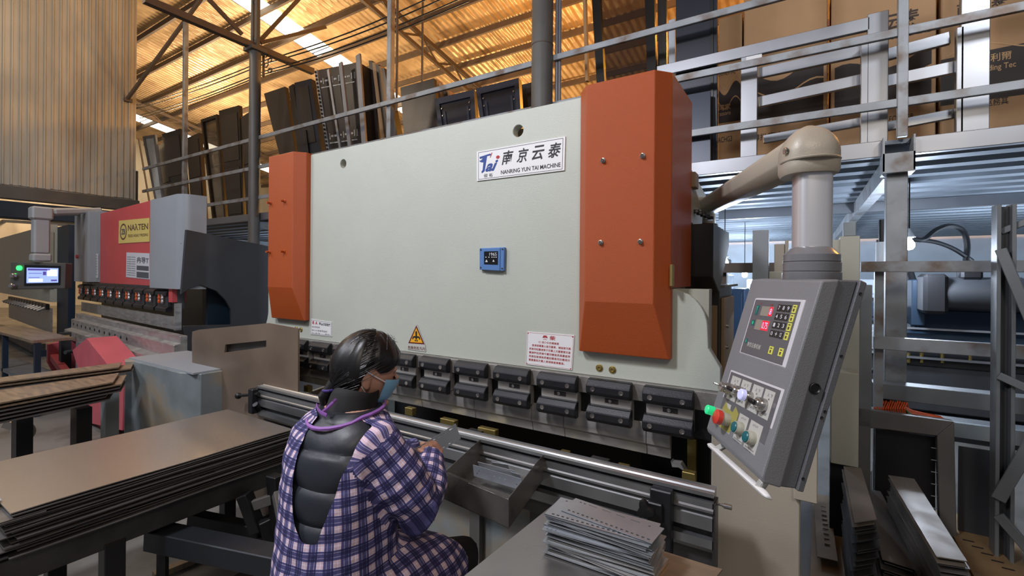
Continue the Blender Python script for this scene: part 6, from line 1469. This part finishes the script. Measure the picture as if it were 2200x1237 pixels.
# mask
rows = []
for i in range(9):
    f = i/8; el = -.06 - 1.10*f; rg = []
    for j in range(17):
        g = j/16; az = (-1 + 2*g)*(1.02 - .25*f*f); off = .007 + (.006*math.cos(az*1.2) if abs(az) < 1.2 else 0) + (.002 if i % 3 == 1 else 0)
        rg.append(head_surf(az, el, off))
    rows.append(rg)
mm = MB(); mm.loft(rows, caps=False, closed=False); back = [[p - (p-Hc).normalized()*.002 for p in r_] for r_ in rows]; mm.loft(back, caps=False, closed=False)
mask = mm.build('face_mask', M['mask_blue'], pw, smooth=True)
for s_ in (1, -1):
    ear = [hp_(s_*.080, -.012, .012), hp_(s_*.080, -.020, -.012), hp_(s_*.078, -.014, -.036)]
    a_ = head_surf(s_*1.02, -.12, .010); b_ = head_surf(s_*.80, -.98, .010)
    MB().tube([a_, a_.lerp(ear[0], .5) + hr*s_*.004, ear[0] + hr*s_*.002], .0018, 6).build('ear_loop', M['strap_white'], mask, smooth=True)
    MB().tube([b_, b_.lerp(ear[2], .5) + hr*s_*.006, ear[2] + hr*s_*.002], .0018, 6).build('ear_loop', M['strap_white'], mask, smooth=True)
# trousers and shoes
tr = MB(); tr.loft([oval((-1.155, .87, z), a, b) for z, a, b in ((.60, .150, .15), (.68, .150, .15), (.76, .140, .135))])
for H_, K_, A__ in ((HR, KR, AR_), (HL, KL, AL_)):
    tr.tube([H_ + V((0, -.02, 0)), H_.lerp(K_, .3), K_, K_.lerp(A__, .3), K_.lerp(A__, .6), A__.lerp(K_, .03)], [.082, .090, .076, .070, .062, .055], 16)
finish(remesh(tr, .008, 4), 'trousers', M['trouser'])
for A__ in (AR_, AL_):
    m = MB(); m.loft([oval((A__.x, A__.y + dy, z), a, b, 18) for dy, z, a, b in ((.05, .0, .042, .125), (.05, .03, .044, .125), (.03, .06, .04, .10), (.0, .10, .038, .05), (.0, .13, .036, .045))]); m.build('shoe', M['shoe'], pw, smooth=True)
# quilted vest
vrows = []
zz = .73
while zz <= 1.182:
    for i in range(len(TOR)-1):
        if TOR[i][2] <= zz <= TOR[i+1][2]: break
    f = (zz - TOR[i][2])/(TOR[i+1][2]-TOR[i][2]); r_ = [TOR[i][k]*(1-f) + TOR[i+1][k]*f for k in range(5)]
    puff = -.001 + .018*abs(math.sin((zz-.66)/.088*math.pi))**.38
    vrows.append([p + (p - V((r_[0], r_[1], zz))).normalized()*.004*mnoise.noise(p*16) + V((0, 0, .008*mnoise.noise(p*7))) for p in oval((r_[0], r_[1], zz), r_[3]+puff, r_[4]+puff, 64)]); zz += .008
vrows.append(oval((-1.188, .958, 1.192), .098, .086, 64))
MB().loft(vrows).build('vest', M['vest'], pw, smooth=True)
# tall black collar
cr = [oval(c_, a, b, 32, 1) for c_, a, b in (((-1.188, .945, 1.14), .130, .100), ((-1.184, .955, 1.172), .112, .092), ((-1.188, .962, 1.188), .080, .075), ((-1.186, .972, 1.215), .071, .069), ((-1.184, .980, 1.232), .068, .067), ((-1.183, .983, 1.238), .064, .063), ((-1.184, .980, 1.215), .059, .058))]
cr = [[p + V((0, 0, .022*max(0, -(p.y-.975)/.07) if i in (3, 4, 5) else 0)) for p in rg] for i, rg in enumerate(cr)]
MB().loft(cr, caps=False).build('collar', M['collar_black'], pw, smooth=True)
# checked smock
sk = MB()
rows = [(-1.150, .90, .60, .195, .19), (-1.150, .89, .68, .186, .18), (-1.154, .885, .78, .174, .158), (-1.158, .895, .88, .170, .150), (-1.164, .91, .98, .173, .150), (-1.172, .925, 1.07, .177, .140), (-1.188, .94, 1.13, .172, .120), (-1.19, .95, 1.17, .128, .10), (-1.19, .955, 1.192, .094, .086)]
sk.loft([oval((x, y, z), a, b, 40) for x, y, z, a, b in rows])
def slv(N_, S_, E_, W_, r):
    e2 = E_.lerp(W_, .45) ; sk.tube([N_, S_, S_.lerp(E_, .45) + V((.008, 0, 0)), E_ + (E_-W_).normalized()*.012, e2 + V((0, 0, -.006)), W_.lerp(E_, .12), W_ + (W_-E_).normalized()*.006], r, 20)
NR, NL = V((-1.12, .945, 1.128)), V((-1.26, .945, 1.128))
slv(NR, SR, ER, WR, [.058, .076, .078, .075, .066, .050, .040]); slv(NL, SL, EL, WL_, [.062, .076, .076, .070, .062, .048, .040])
sk.tube([V((-1.08, .86, .70)), V((-1.045, 1.0, .69)), V((-1.02, 1.12, .645)), V((-1.01, 1.20, .60))], [.12, .125, .118, .10], 22)
sk.tube([V((-1.23, .87, .69)), V((-1.26, 1.0, .67)), V((-1.29, 1.14, .63))], [.10, .11, .105], 22)
sme = remesh(sk, .007, 8)
bm = bmesh.new(); bm.from_mesh(sme)
SEG = [('s', NR + V((-.10, 0, .035)), SR), ('s', SR, ER), ('s', ER, WR), ('l', NL + V((.10, 0, .035)), SL), ('l', SL, EL), ('l', EL, WL_)]
def near(p):
    best = ('t', 9, None)
    s_acc = {'s': 0, 'l': 0}
    for nm, a_, b_ in SEG:
        ab = b_-a_; t = max(0, min(1, (p-a_).dot(ab)/ab.length_squared)); q_ = a_ + ab*t; d_ = (p-q_).length
        if d_ < best[1]: best = (nm, d_, (s_acc[nm] + t*ab.length, p-q_, ab.normalized()))
        s_acc[nm] += ab.length
    return best
bm.verts.ensure_lookup_table()
for v in bm.verts:     # folds
    p = v.co; n = v.normal
    sleeve = near(p)[1] < .088
    if sleeve: k_ = near(p)[2]; s1_ = k_[0]; s1_ -= .09; bend = math.exp(-((s1_-.30)/.07)**2) + .6*math.exp(-((s1_-.50)/.05)**2); d_ = .0045*math.sin(s1_*120 + 3*mnoise.noise(p*9))*bend + .007*mnoise.noise(p*14) + .003*mnoise.noise(p*30)
    else: d_ = .003 + .006*mnoise.noise(V((p.x*13 + p.z*3, p.y*13, p.z*3.2))) + .004*mnoise.noise(p*25)
    v.co = p + n*d_
# open back: remove the faces of the slit behind
def xedge(pts, z):
    for (z0, x0), (z1, x1) in zip(pts, pts[1:]):
        if z1 <= z <= z0: return x0 + (x1-x0)*(z0-z)/(z0-z1)
    return pts[0][1] if z > pts[0][0] else pts[-1][1]
def zx(u, v, y): p = P(u, v, y=y); return (p.z, p.x)
eR = [zx(728, 868, .845), zx(732, 890, .835), zx(722, 940, .79), zx(702, 1030, .765), zx(680, 1110, .745), zx(658, 1185, .73)]
eL = [zx(695, 866, .845), zx(672, 890, .84), zx(652, 930, .82), zx(640, 1000, .79), zx(638, 1100, .765), zx(645, 1185, .735)]
zlow = eR[-1][0]
kill = []
for f in bm.faces:
    c = f.calc_center_median()
    if c.y < .915 and c.z > zlow and xedge(eL, c.z) < c.x < xedge(eR, c.z) and f.normal.y < .25: kill.append(f)
    elif c.z > 1.166 and (c - V((-1.19, .96, c.z))).length < .100: kill.append(f)
bmesh.ops.delete(bm, geom=kill, context='FACES')
# smooth the cut border
for _ in range(6):
    upd = {}
    for v in bm.verts:
        be = [e for e in v.link_edges if e.is_boundary]
        if len(be) == 2: upd[v] = v.co*.4 + (be[0].other_vert(v).co + be[1].other_vert(v).co)*.3
    for v, c_ in upd.items(): v.co = c_
uvl = bm.loops.layers.uv.new('weave')
for f in bm.faces:
    fc = f.calc_center_median(); nb_ = near(fc); dec = 't'
    # raglan seam: torso panel up to a line from the neck to under the arm
    if nb_[0] == 's':
        seam = fc.x > -1.135 + (1.17-fc.z)*.42
        if seam and nb_[1] < .105 and fc.z > .86 : dec = 's'
    elif nb_[0] == 'l' and fc.x < -1.30 and nb_[1] < .10 and fc.z > .86: dec = 's'
    if dec == 't' and fc.z < .80 and fc.y > .93: dec = 'k'
    for l in f.loops:
        p = l.vert.co
        if dec == 't': th = math.atan2(p.x+1.18, -(p.y-.9)); l[uvl].uv = (th*.185 + .004*mnoise.noise(p*10), p.z + .012*math.sin(p.x*9))
        elif dec == 'k': l[uvl].uv = (math.atan2(p.z-.66, p.x+1.05)*.12, p.y + .3*p.z)
        else:
            k_ = near(p)[2]; a0, b0_ = frame_of(k_[2]); ang = math.atan2(k_[1].dot(b0_), k_[1].dot(a0)); fk = near(fc)[2]; fa, fb = frame_of(fk[2]); fang = math.atan2(fk[1].dot(fb), fk[1].dot(fa))
            r3 = fk[1]; q_ = p - fc
            while ang - fang > math.pi: ang -= 2*math.pi
            while ang - fang < -math.pi: ang += 2*math.pi
            l[uvl].uv = (k_[0], ang*.073)
bm.to_mesh(sme); bm.free()
smo = finish(sme, 'smock', M['plaid'])
# purple neck binding and bow
def rib(pts, w_, nm, lab=None):
    ps = [P(*q_[:2], d=q_[2]) for q_ in pts]; m = MB(); rows = []
    for i, p in enumerate(ps):
        d_ = (ps[min(i+1, len(ps)-1)]-ps[max(i-1, 0)]).normalized(); up_ = (UPV - d_*UPV.dot(d_)).normalized(); nn = d_.cross(up_)
        rows.append([p + up_*w_/2 + nn*.0, p + nn*.002, p - up_*w_/2, p - nn*.002])
    m.loft(rows); return m.build(nm, M['ribbon'], pw, smooth=True)
zc_ = 1.142
pts = []
for k in range(25):
    t = 2*math.pi*k/24; pts.append(V((-1.188 + .108*math.cos(t), .946 + .119*math.sin(t), 1.188 + .010*math.sin(t) - (.018 if math.sin(t) < -.3 else 0)*(-math.sin(t)))))
m = MB()
rows = []
for i, p in enumerate(pts): n_ = V((p.x+1.190, p.y-.953, 0)).normalized(); rows.append([p + U0*.0045 - n_*.003, p + n_*.003, p - U0*.006 + n_*.002, p - n_*.005])
m.loft(rows); m.build('neck_binding', M['ribbon'], pw, smooth=True)
rib([(692, 886, 1.355), (702, 878, 1.345), (716, 864, 1.35), (722, 858, 1.36)], .011, 'bow_loop')
rib([(680, 868, 1.36), (682, 878, 1.345), (690, 887, 1.335), (702, 892, 1.325)], .012, 'bow_tail')
rib([(640, 1178, 1.36), (652, 1186, 1.345), (660, 1192, 1.34)], .02, 'waist_tie').data.materials[0] = M['plaid']
rib([(652, 1186, 1.345), (648, 1210, 1.34), (655, 1240, 1.33)], .018, 'waist_tie').data.materials[0] = M['plaid']
# the slotted part she holds
L_ = (pa1-pa0).length; W_ = .056
o_ = pa0 - pup*W_/2
hl = []
for i in range(7):
    a_ = .012 + i*(L_-.02)/7
    hl.append(rect(a_, .006, a_+.018, .009)[::-1]); hl.append(rect(a_, W_-.009, a_+.018, W_-.006)[::-1])
tag(MB().plate(rect(0, 0, L_, W_), hl, o_, pdir, pup, .0015).build('slotted_part', M['part_steel'], None), 'white slotted steel strip held in both hands over the slotted rail', 'steel part')
# stool
sl_ = thing('stool', (-1.19, .87, 0), 'black round stool under the seated worker', 'stool')
MB().lathe([(.0001, 0), (.16, 0), (.175, .015), (.175, .035), (.16, .05), (.0001, .052)], (-1.19, .87, .525), (0, 0, 1), 28).build('seat', M['black'], sl_, smooth=True)
for k in range(4):
    t = math.pi/4 + k*math.pi/2; MB().bar((-1.19+.10*math.cos(t), .87+.10*math.sin(t), .53), (-1.19+.17*math.cos(t), .87+.17*math.sin(t), 0), .025, .025).build('leg', M['dark_steel'], sl_)
MB().tube([V((-1.19+.145*math.cos(t), .87+.145*math.sin(t), .2)) for t in [2*math.pi*k/20 for k in range(21)]], .009, 6).build('foot_ring', M['dark_steel'], sl_)
